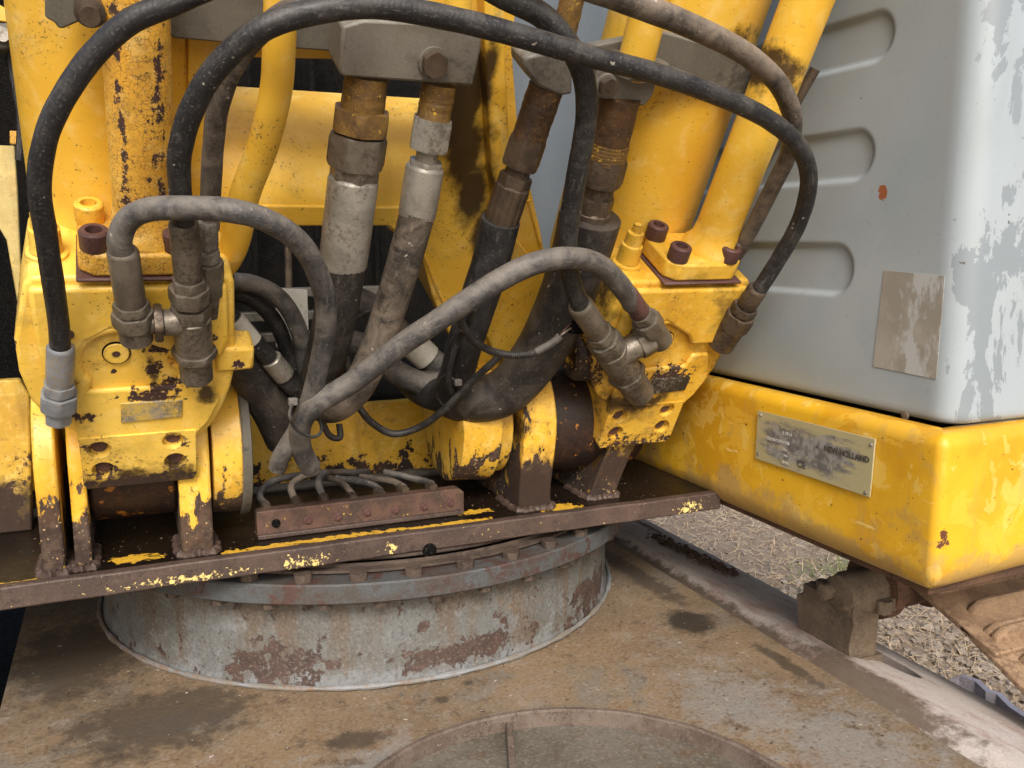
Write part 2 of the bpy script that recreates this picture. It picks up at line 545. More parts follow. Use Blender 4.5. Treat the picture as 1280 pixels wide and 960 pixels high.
m_deckedge = rusty('deck edge rust', (.055, .035, .027), (.085, .055, .042), (.032, .02, .015), 14, .6, flakes=(.80, .62, .22), flake_thr=.66, fsc=130, flake_amp=.22,
                   flakes_at=[(tuple(aty(380, 702, 1.59)), (.09, .03, .02)), (tuple(aty(490, 684, 1.59)), (.02, .03, .02)), (tuple(aty(860, 636, 1.59)), (.06, .03, .03)), (tuple(aty(240, 722, 1.59)), (.2, .02, .012))])
m_ring = rusty('slew ring grey paint', (.105, .098, .086), (.145, .145, .138), (.11, .07, .042), 4, .75, flakes=(.07, .042, .034), flake_thr=.625, fsc=26, bump=.35, fine=.2,
               flakes_at=[((.95, 1.75, .80), (.16, .16, .07)), ((.2, 1.65, .80), (.16, .14, .05))])
m_ringblue = rusty('slew ring bluish paint', (.065, .055, .048), (.075, .085, .088), (.06, .035, .028), 7, .6, flakes=(.075, .042, .034), flake_thr=.55, fsc=18, bump=.35, fine=.2)
m_ringrust = rusty('slew ring rust', (.05, .034, .026), (.085, .06, .043), (.03, .02, .016), 12, .7)
def drum_mat():
    g = G('drum grey paint with rust runs')
    a = g.noise(5, 8, .7, dist=.4); b = g.noise(22, 8, .74, off=3); st = g.noise(15, 7, .68, stretch=(1, 1, .14), off=6); f = g.noise(160, 3, .6, off=8)
    col = g.mix(g.step(a, .36, .62), (.095, .086, .070), (.122, .126, .122))
    top = g.lin(g.axis(2), .84, .93, 0, .12)
    col = g.mix(g.mul(g.step(g.add(st, top), .50, .66), .7), col, (.105, .07, .042))
    low = g.lin(g.axis(2), .80, .76, 0, .14)
    col = g.mix(g.mul(g.step(g.add(b, low), .52, .68), .6), col, (.20, .215, .225))
    col = g.mix(g.mul(g.step(g.noise(7, 8, .7, off=14), .56, .66), .6), col, (.17, .095, .045))
    x = g.add(g.noise(26, 8, .68, off=17), g.m('MAXIMUM', g.mul(g.blobs([((.95, 1.75, .80), (.18, .18, .08)), ((.2, 1.65, .80), (.18, .15, .06)), ((.6, 1.56, .79), (.25, .1, .04))]), .28), 0))
    m = g.step(x, .60, .62)
    col = g.mix(m, col, g.mix(g.step(b, .4, .6), (.07, .04, .03), (.045, .028, .022)))
    col = g.mix(g.mul(g.step(f, .54, .68), .3), col, (.28, .26, .22))
    col = g.mix(g.mul(g.step(f, .46, .34), .4), col, (.03, .022, .016))
    return g.done(col, g.lin(b, .3, .7, .5, .85), g.add(b, g.mul(m, -.8), g.mul(f, .4)), .45, .0015)


m_ring = drum_mat()
m_bead = rusty('weld bead', (.22, .23, .24), (.17, .155, .13), (.19, .11, .06), 14, .7, fine=.25)
def car_mat():
    g = G('dusty top plate')
    a = g.noise(2.2, 8, .7, dist=.5); b = g.noise(5, 8, .72, off=3, dist=.4); c = g.noise(24, 7, .75, off=6); f = g.noise(140, 3, .6, off=8)
    col = g.mix(g.step(a, .36, .62), (0.178, 0.125, 0.075), (0.245, 0.170, 0.095))
    col = g.mix(g.mul(g.step(b, .50, .66), .8), col, (0.176, 0.168, 0.144))          # worn grey-green
    col = g.mix(g.mul(g.step(g.noise(3.3, 8, .7, off=12), .52, .66), .8), col, (0.272, 0.228, 0.184))
    gz = g.blobs([((1.0, 1.25, .75), (.16, .22, .1)), ((.30, 1.28, .75), (.2, .16, .1)), ((1.08, 1.05, .75), (.2, .2, .1))])
    col = g.mix(g.mul(g.step(g.add(gz, g.lin(c, .3, .7, -.5, .5)), .1, .7), .75), col, (0.240, 0.232, 0.212))
    col = g.mix(g.mul(g.step(g.noise(7, 7, .7, off=15), .56, .66), .55), col, (0.200, 0.112, 0.060))
    col = g.mix(g.mul(g.step(c, .54, .68), .45), col, (0.320, 0.272, 0.216))
    col = g.mix(g.mul(g.step(c, .46, .34), .6), col, (0.068, 0.048, 0.034))
    col = g.mix(g.mul(g.step(f, .54, .68), .4), col, (0.352, 0.320, 0.272))
    col = g.mix(g.mul(g.step(f, .46, .34), .4), col, (0.040, 0.028, 0.020))
    sn = g.add(g.blobs(CAR_SPOTS), g.lin(g.noise(22, 7, .75, off=13), .3, .7, -.45, .45))
    col = g.mix(g.mul(g.step(sn, -.05, .55), .8), col, (0.048, 0.036, 0.024))
    col = g.mix(g.mul(g.step(g.add(g.blob(tuple(atz(864, 777, .75)), (0.056, 0.060, 0.080)), g.lin(g.noise(40, 6, .7), .3, .7, -.15, .15)), .0, .3), .85), col, (0.024, 0.018, 0.011))
    dk = g.add(g.blobs([((1.08, 1.6, .75), (.05, .05, .1))]), g.lin(g.noise(18, 6, .7), .3, .7, -.2, .2))
    sp_ = g.step(g.noise(70, 2, .5, off=22), .745, .76)
    col = g.mix(sp_, col, (.5, .46, .4))
    col = g.mix(.14, col, (.05, .026, .010))
    return g.done(col, g.lin(c, .3, .7, .7, .95), g.add(c, g.mul(f, .5), g.mul(a, 2)), .45, .0025)


CAR_SPOTS = ([
    (tuple(atz(862, 777, .75)), (.075, .085, .1)), (tuple(atz(866, 777, .75)), (.06, .07, .1)), ((.02, 1.62, .75), (.20, .15, .1)), ((.32, 1.42, .75), (.07, .035, .1)), ((.57, 1.53, .75), (.018, .018, .1)),
                     ((.50, 1.49, .75), (.02, .016, .1)), ((-.14, 1.95, .75), (.15, .25, .1)), ((1.19, 1.35, .75), (.02, .13, .1)), ((1.17, 1.9, .75), (.04, .3, .1))])
m_car = car_mat()
m_pit = rusty('recess dirt', (.085, .072, .05), (.14, .125, .10), (.11, .068, .038), 5, .85, fine=.35)
m_lip = rusty('lip rust', (.10, .07, .052), (.15, .115, .09), (.055, .036, .028), 20, .8)
m_rail = rusty('track frame sheet', (.40, .345, .31), (.49, .44, .40), (.28, .15, .115), 6, .7, worm=.6, spots=[((1.275, 2.0, .73), (.035, 1.5, .1)), ((1.30, 1.25, .735), (.07, .3, .1))], spot_col=(.10, .07, .045), bump=.25, fine=.2, stretch=(1, .35, 1))  # first spot puts crease shade along the groove, second is a brown stain
m_mud = rusty('dried mud', (.13, .095, .062), (.18, .135, .09), (.09, .065, .045), 16, .9, bump=.8)
m_roller = rusty('roller rust', (.07, .035, .018), (.12, .06, .03), (.04, .022, .014), 12, .8)
m_track = rusty('dusty track shoe', (.19, .115, .065), (.29, .19, .11), (.10, .055, .032), 14, .85, bump=.5, fine=.35)
m_steel = rusty('grey clamp steel', (.14, .125, .10), (.18, .165, .135), (.09, .08, .062), 8, .55, bump=.2, fine=.15)
m_plate = rusty('dark grey plate', (.10, .09, .072), (.13, .12, .095), (.05, .045, .036), 8, .6, bump=.2, fine=.15)
m_fit = rusty('fitting steel', (.13, .11, .085), (.19, .165, .13), (.06, .048, .036), 22, .48, bump=.35, fine=.2, metal=.45)
m_fitd = rusty('dark fitting steel', (.07, .05, .036), (.12, .088, .06), (.03, .022, .016), 22, .48, bump=.4, fine=.2, metal=.4)
m_fitl = rusty('pale fitting steel', (.24, .225, .19), (.33, .31, .27), (.13, .11, .085), 20, .45, bump=.35, fine=.2, metal=.4)
m_zinc = rusty('zinc fitting', (.27, .285, .30), (.19, .205, .225), (.30, .24, .16), 24, .45, bump=.25, fine=.15, metal=.35)
m_thread = rusty('paint crusted tube', (.10, .055, .02), (.20, .11, .02), (.035, .02, .012), 26, .6, flakes=(.66, .40, .05), flake_thr=.60, fsc=110, bump=.9)
m_threadd = rusty('dark crusted tube', (.06, .03, .012), (.10, .05, .015), (.02, .012, .008), 26, .6, flakes=(.60, .32, .03), flake_thr=.63, fsc=130, bump=.9)
m_bolt = rusty('rusty bolt', (.075, .032, .028), (.10, .045, .038), (.04, .02, .017), 30, .6, bump=.3)
m_bolty = paint('bolt with yellow paint', chip=.15, cs=70, grime=.5)
m_man = rusty('manifold bar rust', (.05, .028, .020), (.10, .052, .034), (.03, .020, .016), 22, .65, flakes=(.70, .48, .06), flake_thr=.645, fsc=90)
m_black = rubber('black hose rubber', (.010, .010, .011), (.13, .12, .11), .14, .5)
m_dark = rubber('dark worn hose', (.010, .010, .011), (.15, .135, .115), .2, .48)
m_grey = rubber('grey dusty hose', (.032, .032, .034), (.19, .17, .145), .48, .55)
m_brown = rubber('brown muddy hose', (.025, .021, .018), (.20, .16, .12), .6, .6)
m_sleeve = rubber('sleeved big hose', (.018, .016, .015), (.12, .10, .08), .34, .5)
m_hard = rusty('black void', (.005, .005, .005), (.008, .007, .006), (.003, .003, .003), 8, .95, spec=.05)  # near-black: shade put into the colour of backing sheets; also small black parts
m_pale = rusty('pale tag sheet', (.40, .38, .32), (.46, .44, .38), (.28, .26, .2), 10, .7, fine=.1)
m_tag = rusty('scuffed block tag', (.30, .26, .20), (.55, .38, .07), (.10, .08, .065), 40, .5, bump=.5)
m_oiltag = rusty('oily block tag', (.035, .03, .024), (.02, .017, .014), (.30, .26, .22), 30, .35, bump=.5)


def body_paint():
    g = G('counterweight yellow paint')
    n = g.noise(4, 5, .6)
    col = g.mix(g.step(n, .4, .6), (.72, .41, .018), (.60, .31, .012))
    p = g.noise(9, 9, .62, dist=.8, off=3)
    m1 = g.step(p, .545, .55)
    col = g.mix(g.mul(m1, .45), col, (.78, .48, .05))
    p2 = g.noise(14, 9, .6, dist=.5, off=8)
    m2 = g.step(p2, .60, .605)
    col = g.mix(g.mul(m2, .38), col, (.80, .58, .16))
    low = g.lin(g.axis(2), 1.13, 1.03, 0, .30)
    d = g.step(g.add(g.noise(10, 6, .7, off=5), low), .58, .74)
    col = g.mix(g.mul(d, .55), col, (.32, .23, .12))
    c = g.step(g.add(g.noise(30, 7, .7, off=1), g.m('MAXIMUM', g.mul(g.blobs([((1.19, 1.0, 1.13), (.03, .03, .05)), ((1.27, .985, 1.17), (.02, .02, .02)), ((1.19, .99, 1.07), (.02, .02, .025))]), .3), 0)), .735, .74)
    col = g.mix(c, col, (.12, .04, .02))
    st = g.noise(20, 6, .65, stretch=(1, 1, .2), off=15)
    col = g.mix(g.mul(g.step(st, .52, .70), .35), col, (.34, .24, .10))
    ec = g.step(g.add(g.noise(40, 7, .65, off=19), g.mul(g.edge(.012), .16)), .70, .71)
    col = g.mix(ec, col, (.22, .10, .03))
    scr = g.noise(50, 5, .7, stretch=(1, .2, 1), off=23)
    col = g.mix(g.mul(g.step(scr, .64, .68), .5), col, (.84, .66, .28))
    f = g.step(g.noise(110, 2, .5, off=6), .73, .75)
    col = g.mix(f, col, (.08, .04, .02))
    return g.done(col, g.lin(p, .3, .7, .38, .6), g.add(m1, m2, g.mul(c, -1.5), g.mul(n, .5)), .35, .0007)


def hood_paint():
    g = G('hood grey paint')
    n = g.noise(2.5, 5, .6)
    col = g.mix(g.step(n, .35, .65), (.29, .335, .355), (.355, .395, .415))
    st = g.noise(14, 6, .65, stretch=(1, 1, .15), off=2)
    col = g.mix(g.mul(g.step(st, .5, .72), .4), col, (.32, .33, .32))
    sc = g.noise(45, 5, .7, off=6)
    col = g.mix(g.mul(g.step(sc, .60, .70), .35), col, (.23, .23, .21))
    low = g.m('MAXIMUM', g.mul(g.blob((1.23, 1.65, 1.26), (.3, .5, .16)), 1.0), 0)
    col = g.mix(g.mul(g.step(g.add(low, g.mul(g.noise(9, 5, .6, off=9), .5)), .25, .9), .5), col, (.36, .33, .20))
    # paint film torn off near the corner, in long vertical patches
    y = g.axis(1)
    corner = g.lin(y, 1.10, .985, 0, 1)
    white = g.step(g.add(corner, g.lin(g.noise(8, 7, .65, stretch=(1, 1, .35), off=4), .3, .7, -.35, .35)), .3, .8)
    col = g.mix(g.mul(white, .8), col, (.335, .385, .42))
    t = g.add(g.mul(corner, .35), g.noise(11, 9, .66, dist=.4, stretch=(1, 1, .5), off=12))
    torn = g.mul(g.step(t, .735, .741), g.step(corner, .12, .3))
    col = g.mix(torn, col, (.225, .262, .285))
    spk = g.step(g.noise(75, 3, .5, off=7), .74, .76)
    col = g.mix(g.mul(spk, .85), col, (.07, .055, .045))
    ru = g.step(g.add(g.blob(tuple(atx(1104, 240, HX)), (.03, .012, .018)), g.lin(g.noise(60, 4, .6), .3, .7, -.3, .3)), .2, .25)
    col = g.mix(ru, col, (.30, .10, .04))
    return g.done(col, g.lin(sc, .3, .7, .3, .5), g.add(g.mul(torn, -1), g.mul(sc, .15)), .25, .0006)


m_body = body_paint()
m_hood = hood_paint()


def ground_mat():
    g = G('dry ground')
    a = g.noise(1.2, 6, .65)
    b = g.noise(14, 8, .75, off=3)
    c = g.noise(70, 4, .7, off=5)
    col = g.mix(g.step(a, .4, .6), (.20, .14, .09), (.26, .19, .13))
    col = g.mix(g.step(b, .42, .66), col, (.34, .28, .21))
    col = g.mix(g.mul(g.step(c, .5, .35), .6), col, (.09, .065, .045))
    col = g.mix(g.mul(g.step(g.blob((3.2, 3.1, 0), (.5, .35, .3)), 0, .8), g.mul(g.step(b, .4, .55), .5)), col, (.16, .19, .07))
    return g.done(col, .95, g.add(b, g.mul(c, .5)), .8, .02)


m_ground = ground_mat()
m_rock = rusty('gravel', (.21, .165, .125), (.30, .25, .20), (.13, .095, .065), 9, .9, bump=.3)
m_straw = rusty('dry straw', (.34, .26, .17), (.42, .33, .22), (.20, .14, .085), 7, .9, bump=.1)
m_grass = rusty('thin grass', (.12, .15, .05), (.18, .20, .07), (.25, .22, .10), 7, .8, bump=.1)
m_soil = rusty('soil crumbs', (.085, .052, .032), (.12, .075, .048), (.05, .03, .018), 30, .95, bump=.5)

# ------------------------------------------------------------------ ground
bm = bmesh.new()
gx = [-60, -20, -8, -3, 0, 1.5, 2, 2.5, 3, 3.5, 4, 5, 6, 8, 12, 25, 60]
for i in range(len(gx) - 1):
    for j in range(len(gx) - 1):
        v = [bm.verts.new((x, y, 0)) for x, y in ((gx[i], gx[j]), (gx[i + 1], gx[j]), (gx[i + 1], gx[j + 1]), (gx[i], gx[j + 1]))]
        bm.faces.new(v)
bmesh.ops.remove_doubles(bm, verts=bm.verts, dist=1e-4)
tag(obj('ground', bm, m_ground), kind='structure')


def rocks(n, region, smin, smax, mat, name, label, z=0.0, flat=.7):
    vs_, fs = [], []
    base = [(1, 0, 0), (-1, 0, 0), (0, 1, 0), (0, -1, 0), (0, 0, 1), (0, 0, -.6), (.7, .7, .5), (-.7, .6, .4), (.6, -.7, .45), (-.6, -.6, .5)]
    bmh = bmesh.new()
    for p in base: bmh.verts.new(p)
    bmesh.ops.convex_hull(bmh, input=bmh.verts)
    bmh.verts.index_update()
    hv = [v.co.copy() for v in bmh.verts]; hf = [[v.index for v in f.verts] for f in bmh.faces]
    bmh.free()
    for _ in range(n):
        q = region()
        s = smin + (smax - smin) * random.random() ** 3
        rm = Matrix.Rotation(random.random() * 6.28, 3, 'Z') @ Matrix.Rotation(random.uniform(-.6, .6), 3, 'X')
        k = len(vs_)
        sc = Vector((s * random.uniform(.7, 1.2), s * random.uniform(.6, 1), s * flat * random.uniform(.5, 1)))
        for v in hv:
            u_ = Vector((v.x * sc.x, v.y * sc.y, v.z * sc.z)) * random.uniform(.8, 1.2)
            u_ = rm @ u_
            vs_.append((q[0] + u_.x, q[1] + u_.y, q[2] + u_.z + s * .15))
        fs += [[k + i for i in f] for f in hf]
    me = bpy.data.meshes.new(name); me.from_pydata(vs_, [], fs); me.materials.append(mat)
    o = link(bpy.data.objects.new(name, me))
    tag(o, label, name, kind='stuff')
    return o


rocks(9000, lambda: (random.uniform(1.9, 4.2), random.uniform(1.0, 3.2), 0), .006, .030, m_rock, 'gravel', 'pale gravel scattered on the ground beside the track')
rocks(4000, lambda: (random.uniform(2.0, 5.0), random.uniform(3.0, 6.0), 0), .004, .020, m_rock, 'gravel', 'small stones in the dry litter behind the track frame')


def blades(n, region, L, wd, mat, name, label, lie=.9):
    v, f = [], []
    for _ in range(n):
        q = region(); a = random.random() * 6.28; l = L * random.uniform(.4, 1.2)
        e = random.uniform(0, .35) if random.random() < lie else random.uniform(.6, 1.3)
        d = Vector((math.cos(a) * math.cos(e), math.sin(a) * math.cos(e), math.sin(e)))
        s = Vector((-math.sin(a), math.cos(a), 0)) * wd
        k = len(v); o = Vector(q) + Vector((0, 0, .004))
        mid = o + d * l * .5 + Vector((0, 0, .01))
        t = Vector((0, 0, wd * .8))
        for p in (o - s, o + s, o + t, mid - s * .8, mid + s * .8, mid + t, o + d * l): v.append(tuple(p))
        f += [(k, k + 1, k + 4, k + 3), (k + 1, k + 2, k + 5, k + 4), (k + 2, k, k + 3, k + 5), (k + 3, k + 4, k + 6), (k + 4, k + 5, k + 6), (k + 5, k + 3, k + 6)]
    me = bpy.data.meshes.new(name); me.from_pydata(v, [], f); me.materials.append(mat)
    tag(link(bpy.data.objects.new(name, me)), label, 'grass', kind='stuff')


blades(6000, lambda: (random.uniform(2.0, 5.0), random.uniform(2.2, 6.0), 0), .09, .0022, m_straw, 'dry_grass', 'dry flattened straw covering the ground behind the track')
blades(2600, lambda: (random.uniform(2.0, 3.8), random.uniform(1.1, 2.6), 0), .08, .0018, m_straw, 'dry_grass', 'wisps of straw lying in the pale gravel', .85)
blades(260, lambda: (random.gauss(3.15, .16), random.gauss(3.15, .12), 0), .07, .002, m_grass, 'green_grass', 'small tuft of green grass in the dry litter', .3)

# ------------------------------------------------------------------ undercarriage
CX, CY, CR = .534, 2.192, .626
car = thing('undercarriage', 'dusty brown undercarriage top plate carrying the round slewing ring', 'undercarriage', (.5, 1.6, 0))
# plate with a round opening
bm = bmesh.new()
HC, HR = Vector((.55, 1.0)), .383
x0, x1, y0, y1 = -.255, 1.24, .30, 3.3
K = 96
def border(th):
    d = Vector((math.cos(th), math.sin(th)))
    ts = []
    if d.x > 1e-6: ts.append((x1 - HC.x) / d.x)
    if d.x < -1e-6: ts.append((x0 - HC.x) / d.x)
    if d.y > 1e-6: ts.append((y1 - HC.y) / d.y)
    if d.y < -1e-6: ts.append((y0 - HC.y) / d.y)
    return HC + d * min(ts)
ths = sorted([2 * math.pi * i / K for i in range(K)] + [math.atan2(y - HC.y, x - HC.x) % (2 * math.pi) for x in (x0, x1) for y in (y0, y1)])
rings = []
for f in (0, .06, .2, .45, 1):
    ring = []
    for th in ths:
        a = HC + Vector((math.cos(th), math.sin(th))) * HR; b = border(th); p = a.lerp(b, f)
        z = .75 + (mnoise.noise((p.x * 3, p.y * 3, 0)) * .004 if f < 1 else 0)
        ring.append(bm.verts.new((p.x, p.y, z)))
    rings.append(ring)
nn = len(ths)
for a, b in zip(rings, rings[1:]):
    for i in range(nn): bm.faces.new((a[i], a[(i + 1) % nn], b[(i + 1) % nn], b[i]))
low = [bm.verts.new((v.co.x, v.co.y, .55)) for v in rings[-1]]
for i in range(nn): bm.faces.new((rings[-1][i], rings[-1][(i + 1) % nn], low[(i + 1) % nn], low[i]))
low2 = [bm.verts.new((v.co.x, v.co.y, .66)) for v in rings[0]]
for i in range(nn): bm.faces.new((rings[0][i], rings[0][(i + 1) % nn], low2[(i + 1) % nn], low2[i]))
o = obj('top_plate', bm, m_car, car)
# raised lip
lipp = [(HC.x + math.cos(2 * math.pi * i / 96) * (HR + .001), HC.y + math.sin(2 * math.pi * i / 96) * (HR + .001)) for i in range(96)]
bm = bmesh.new()
prof = [(-.001, -.09), (-.001, .006), (.002, .009), (.009, .009), (.013, .001), (.013, -.01)]
rg = []
for i in range(128):
    th = 2 * math.pi * i / 128
    rg.append([bm.verts.new((HC.x + math.cos(th) * (HR + a - .006), HC.y + math.sin(th) * (HR + a - .006), .75 + b + mnoise.noise((th * 6, a, b)) * .0015)) for a, b in prof])
for i in range(128):
    for k in range(len(prof) - 1):
        bm.faces.new((rg[i][k], rg[(i + 1) % 128][k], rg[(i + 1) % 128][k + 1], rg[i][k + 1]))
obj('hole_rim', bm, m_lip, car)
bm = lathe((HC.x, HC.y, .722), (0, 0, 1), [(0, HR), (.006, HR - .002)], 64)
obj('recess_floor', bm, m_pit, car)
bm = bmesh.new()
ra, rb_ = atz(636, 902, .735), atz(644, 1010, .735)
sd_ = (rb_ - ra).cross(Vector((0, 0, 1))).normalized() * .006
bm.free(); bm = prism([ra - sd_, ra + sd_, rb_ + sd_, rb_ - sd_], (0, 0, .010))
obj('recess_rib', bm, m_lip, car, bevel=.002)
# weld bead round the drum and weld drips
bm = tube([(CX + math.cos(t) * (CR + .004), CY + math.sin(t) * (CR + .004), .757) for t in [2 * math.pi * i / 160 for i in range(161)]], .009, 8, rfun=lambda t, i: .0052 + .0012 * math.sin(i * 2.1) + .0008 * math.sin(i * 5.3), cap=False)
obj('weld_bead', bm, m_bead, car)

ring = thing('slewing_ring', 'round grey slewing ring under the yellow swing deck', 'slewing ring', (CX, CY, .75))
bm = lathe((CX, CY, .75), (0, 0, 1), [(0, CR), (.008, CR - .003), (.02, CR - .008), (.16, CR - .008), (.175, CR - .012)], 160, cap=False)
obj('drum', bm, m_ring, ring)
FR = CR + .050
zf = aty(430, 765, CY - FR).z
FH = aty(430, 739, CY - FR).z - zf
bm = lathe((CX, CY, zf), (0, 0, 1), [(0, CR - .03), (0.0, FR - .003), (.003, FR), (FH - .003, FR), (FH, FR - .003), (FH, CR - .06)], 160, cap=False)
obj('flange', bm, m_ringblue, ring)
zb = zf + FH
bm = lathe((CX, CY, zb - .002), (0, 0, 1), [(0, CR - .005), (.006, CR - .005), (.007, CR + .005), (.012, CR + .005), (.013, CR - .012), (.02, CR - .012)], 160, cap=False)
obj('seal_strip', bm, m_ringrust, ring)
bm = lathe((CX, CY, zb + .016), (0, 0, 1), [(0, CR - .05), (0.0, CR - .028), (.003, CR - .025), (DZ - .038 - zb - .016, CR - .025)], 160, cap=False)
obj('upper_ring', bm, m_ringrust, ring)
for i in range(40):
    th = 2 * math.pi * (i + .35) / 40
    if math.sin(th) > .45: continue
    p = Vector((CX + math.cos(th) * (CR + .026), CY + math.sin(th) * (CR + .026), zb - .0005))
    obj('bolt', nutm(p, (0, 0, 1), .015, .018, rot=th), m_ringrust, ring)
    th += .06
    p = Vector((CX + math.cos(th) * (CR + .028), CY + math.sin(th) * (CR + .028), zf - .013))
    obj('nut', nutm(p, (0, 0, 1), .0135, .015, rot=th), m_ringrust, ring)
pg = Vector((CX, CY, 0)); q = aty(543, 692, 1.555)
th = math.atan2(q.y - CY, q.x - CX)
o = Vector((CX + math.cos(th) * (CR - .026), CY + math.sin(th) * (CR - .026), q.z - .004))
obj('grease_port', lathe(o, (math.cos(th), math.sin(th), 0), [(0, .014), (.006, .014), (.007, .007), (.012, .006)], 16), m_hard, ring)

# ------------------------------------------------------------------ right track frame
tf = thing('crawler_chassis', 'pinkish grey sloping sheet of the right track frame with a dark oval hole', 'track frame', (1.4, 1.6, 0))
prof = [(1.242, .735), (1.262, .722), (1.285, .722), (1.31, .735), (1.34, .737), (1.575, .668), (1.59, .655), (1.595, .30), (1.242, .30)]
pts = [Vector((x, .3, z)) for x, z in prof]
bm = prism(pts, (0, 4.2, 0))
o = obj('sloping_sheet', bm, m_rail, tf, bevel=.006)
q1, q2 = atz(1088, 812, .695), atz(1120, 838, .685)
c0 = (q1 + q2) / 2
pts = [Vector((c0.x + .034 * math.cos(t), c0.y + (.14 if math.sin(t) > 0 else .10) * math.sin(t), .5)) for t in [2 * math.pi * i / 20 for i in range(20)]]
far = atz(808, 652, .70)
pts2 = [Vector((far.x + .02 * math.cos(t), far.y + .09 * math.sin(t), .5)) for t in [2 * math.pi * i / 20 for i in range(20)]]
cut(o, [prism(pts, (0, 0, .4)), prism(pts2, (0, 0, .4))])
def sg():
    t = random.random() ** .8
    q = atz(818 + 98 * t + random.gauss(0, 7), 668 + 40 * t + random.gauss(0, 4.5), .715)
    return q.x, q.y
def soil_region():
    x, y = sg()
    z = .737 + (.668 - .737) * min(1, max(0, (x - 1.34) / .235))
    return (x, y, z + random.random() * .006)
rocks(900, soil_region, .002, .010, m_soil, 'soil', 'dark brown soil crumbs spilled on the sloping track frame sheet')

rocks(700, lambda: (random.uniform(-.2, 1.2), random.uniform(.95, 1.9), .752), .0008, .0035, m_soil, 'grit', 'fine grit scattered on the dusty undercarriage top plate')
rocks(160, lambda: (random.uniform(-.2, 1.2), random.uniform(.95, 1.8), .752), .001, .003, m_rock, 'grit', 'pale chips scattered on the dusty undercarriage top plate')
rocks(500, lambda: (random.uniform(-.2, 1.1), random.uniform(1.61, 1.9), DZ + .001), .0008, .003, m_soil, 'grit', 'fine grit on the oily swing deck')

# carrier roller and bracket
cr = thing('carrier_roller', 'muddy carrier roller on its bracket below the yellow body', 'roller', (1.42, 1.45, .7))
BXX = 1.36
pl = [atx(996, 742, BXX), atx(1000, 798, BXX), atx(1060, 830, BXX), atx(1066, 762, BXX), atx(1045, 762, BXX), atx(1030, 742, BXX)]
bm = prism(pl, (.075, 0, 0)); obj('bracket', mudify(bm, .006, 28, 6), m_mud, cr)
obj('bracket_foot', mudify(box((BXX - .012, pl[2].y - .005, .700), (BXX + .09, pl[1].y + .02, .722), None), .004, 30, 4), m_mud, cr)
obj('cap_joint', mudify(box((BXX - .003, pl[3].y + .004, pl[3].z - .020), (BXX + .076, pl[0].y - .02, pl[3].z + .004), None), .005, 40, 5), m_mud, cr)
rc = atx(1052, 742, BXX)
bm = lathe((BXX + .015, rc.y, rc.z - .002), (1, 0, 0), [(-.025, .028), (-.02, .038), (.0, .044), (.03, .050), (.055, .051), (.075, .050), (.08, .044)], 40)
obj('shaft_clamp', mudify(bm, .008, 26), m_mud, cr)
bm = lathe((BXX - .012, rc.y + .025, rc.z - .002), (1, 0, 0), [(-.02, .012), (-.018, .017), (.01, .018), (.02, .03)], 16)
obj('end_cap', mudify(bm, .003, 60), m_mud, cr)
for dx, dy, s in ((-.01, .075, .016), (.03, -.058, .018), (.06, -.05, .014)):
    obj('clamp_bolt', mudify(nutm((BXX + .03 + dx, rc.y + dy, rc.z - .03), (0, 0, 1), .028, s), .002, 80), m_mud, cr)
rr = .066
bm = lathe((BXX + .085, rc.y + .005, rc.z + .004), (1, 0, 0), [(0, .04), (.003, rr + .008), (.03, rr + .008), (.036, rr - .006), (.15, rr - .008), (.156, rr + .006), (.18, rr + .006)], 36)
obj('roller_drum', bm, m_roller, cr)

# track chain
tk = thing('crawler_track', 'dusty ribbed crawler track shoes under the yellow body', 'track', (1.75, 1.2, .8))
TX = 1.50
path = [(3.4, .885), (1.45, .885), (1.30, .868), (1.18, .835), (1.06, .785), (.95, .71), (.87, .62), (.83, .50), (.84, .38)]
pp = catmull([Vector((0, a, b)) for a, b in path], 60)
L = [0]
for a, b in zip(pp, pp[1:]): L.append(L[-1] + (b - a).length)
def track_at(s):
    for i in range(1, len(L)):
        if L[i] >= s:
            t = (s - L[i - 1]) / (L[i] - L[i - 1]); p = pp[i - 1].lerp(pp[i], t); d = (pp[i] - pp[i - 1]).normalized(); return p, d
    return pp[-1], (pp[-1] - pp[-2]).normalized()
SL = .228
s = .02
while s + SL < L[-1]:
    p, d = track_at(s); p2, d2 = track_at(s + SL); dd = (p2 - p).normalized(); nr = Vector((0, dd.z, -dd.y))
    if nr.z < 0: nr = -nr
    o0 = Vector((TX, p.y, p.z))
    prof = [(.0, -.012), (.0, 0), (.012, .002)]
    for k in range(3):
        c = .036 + k * .076
        prof += [(c - .022, .004), (c - .014, .022), (c - .006, .027), (c + .006, .027), (c + .014, .022), (c + .022, .004)]
    prof += [(SL - .004, .002), (SL - .003, -.012)]
    # plate
    bm = prism([o0 + dd * a + nr * b for a, b in ((0, -.014), (0, 0), (SL - .005, 0), (SL - .005, -.014))], (.55, 0, 0))
    shoe = obj('track_shoe', bm, m_track, tk, bevel=.004)
    if p.y < 2.2:
        for k in range(3):
            c = .036 + k * .076
            cc = o0 + dd * c + Vector((.028 + .02 * (k == 1), 0, 0))
            bm = bmesh.new(); ringsv = []
            for (xx, hh, ww) in ((0, .002, .008), (.006, .014, .011), (.018, .024, .0135), (.04, .028, .0145), (.50, .028, .0145), (.51, .01, .010)):
                ringsv.append([bm.verts.new(cc + Vector((xx, 0, 0)) + dd * a * ww + nr * b * hh) for a, b in ((-1, -.1), (-.85, .45), (-.45, .92), (0, 1), (.45, .92), (.85, .45), (1, -.1))])
            for a_, b_ in zip(ringsv, ringsv[1:]):
                for i in range(6): bm.faces.new((a_[i], a_[i + 1], b_[i + 1], b_[i]))
            bm.faces.new(ringsv[0])
            g_ = obj('grouser', bm, m_track, tk)
    s += SL
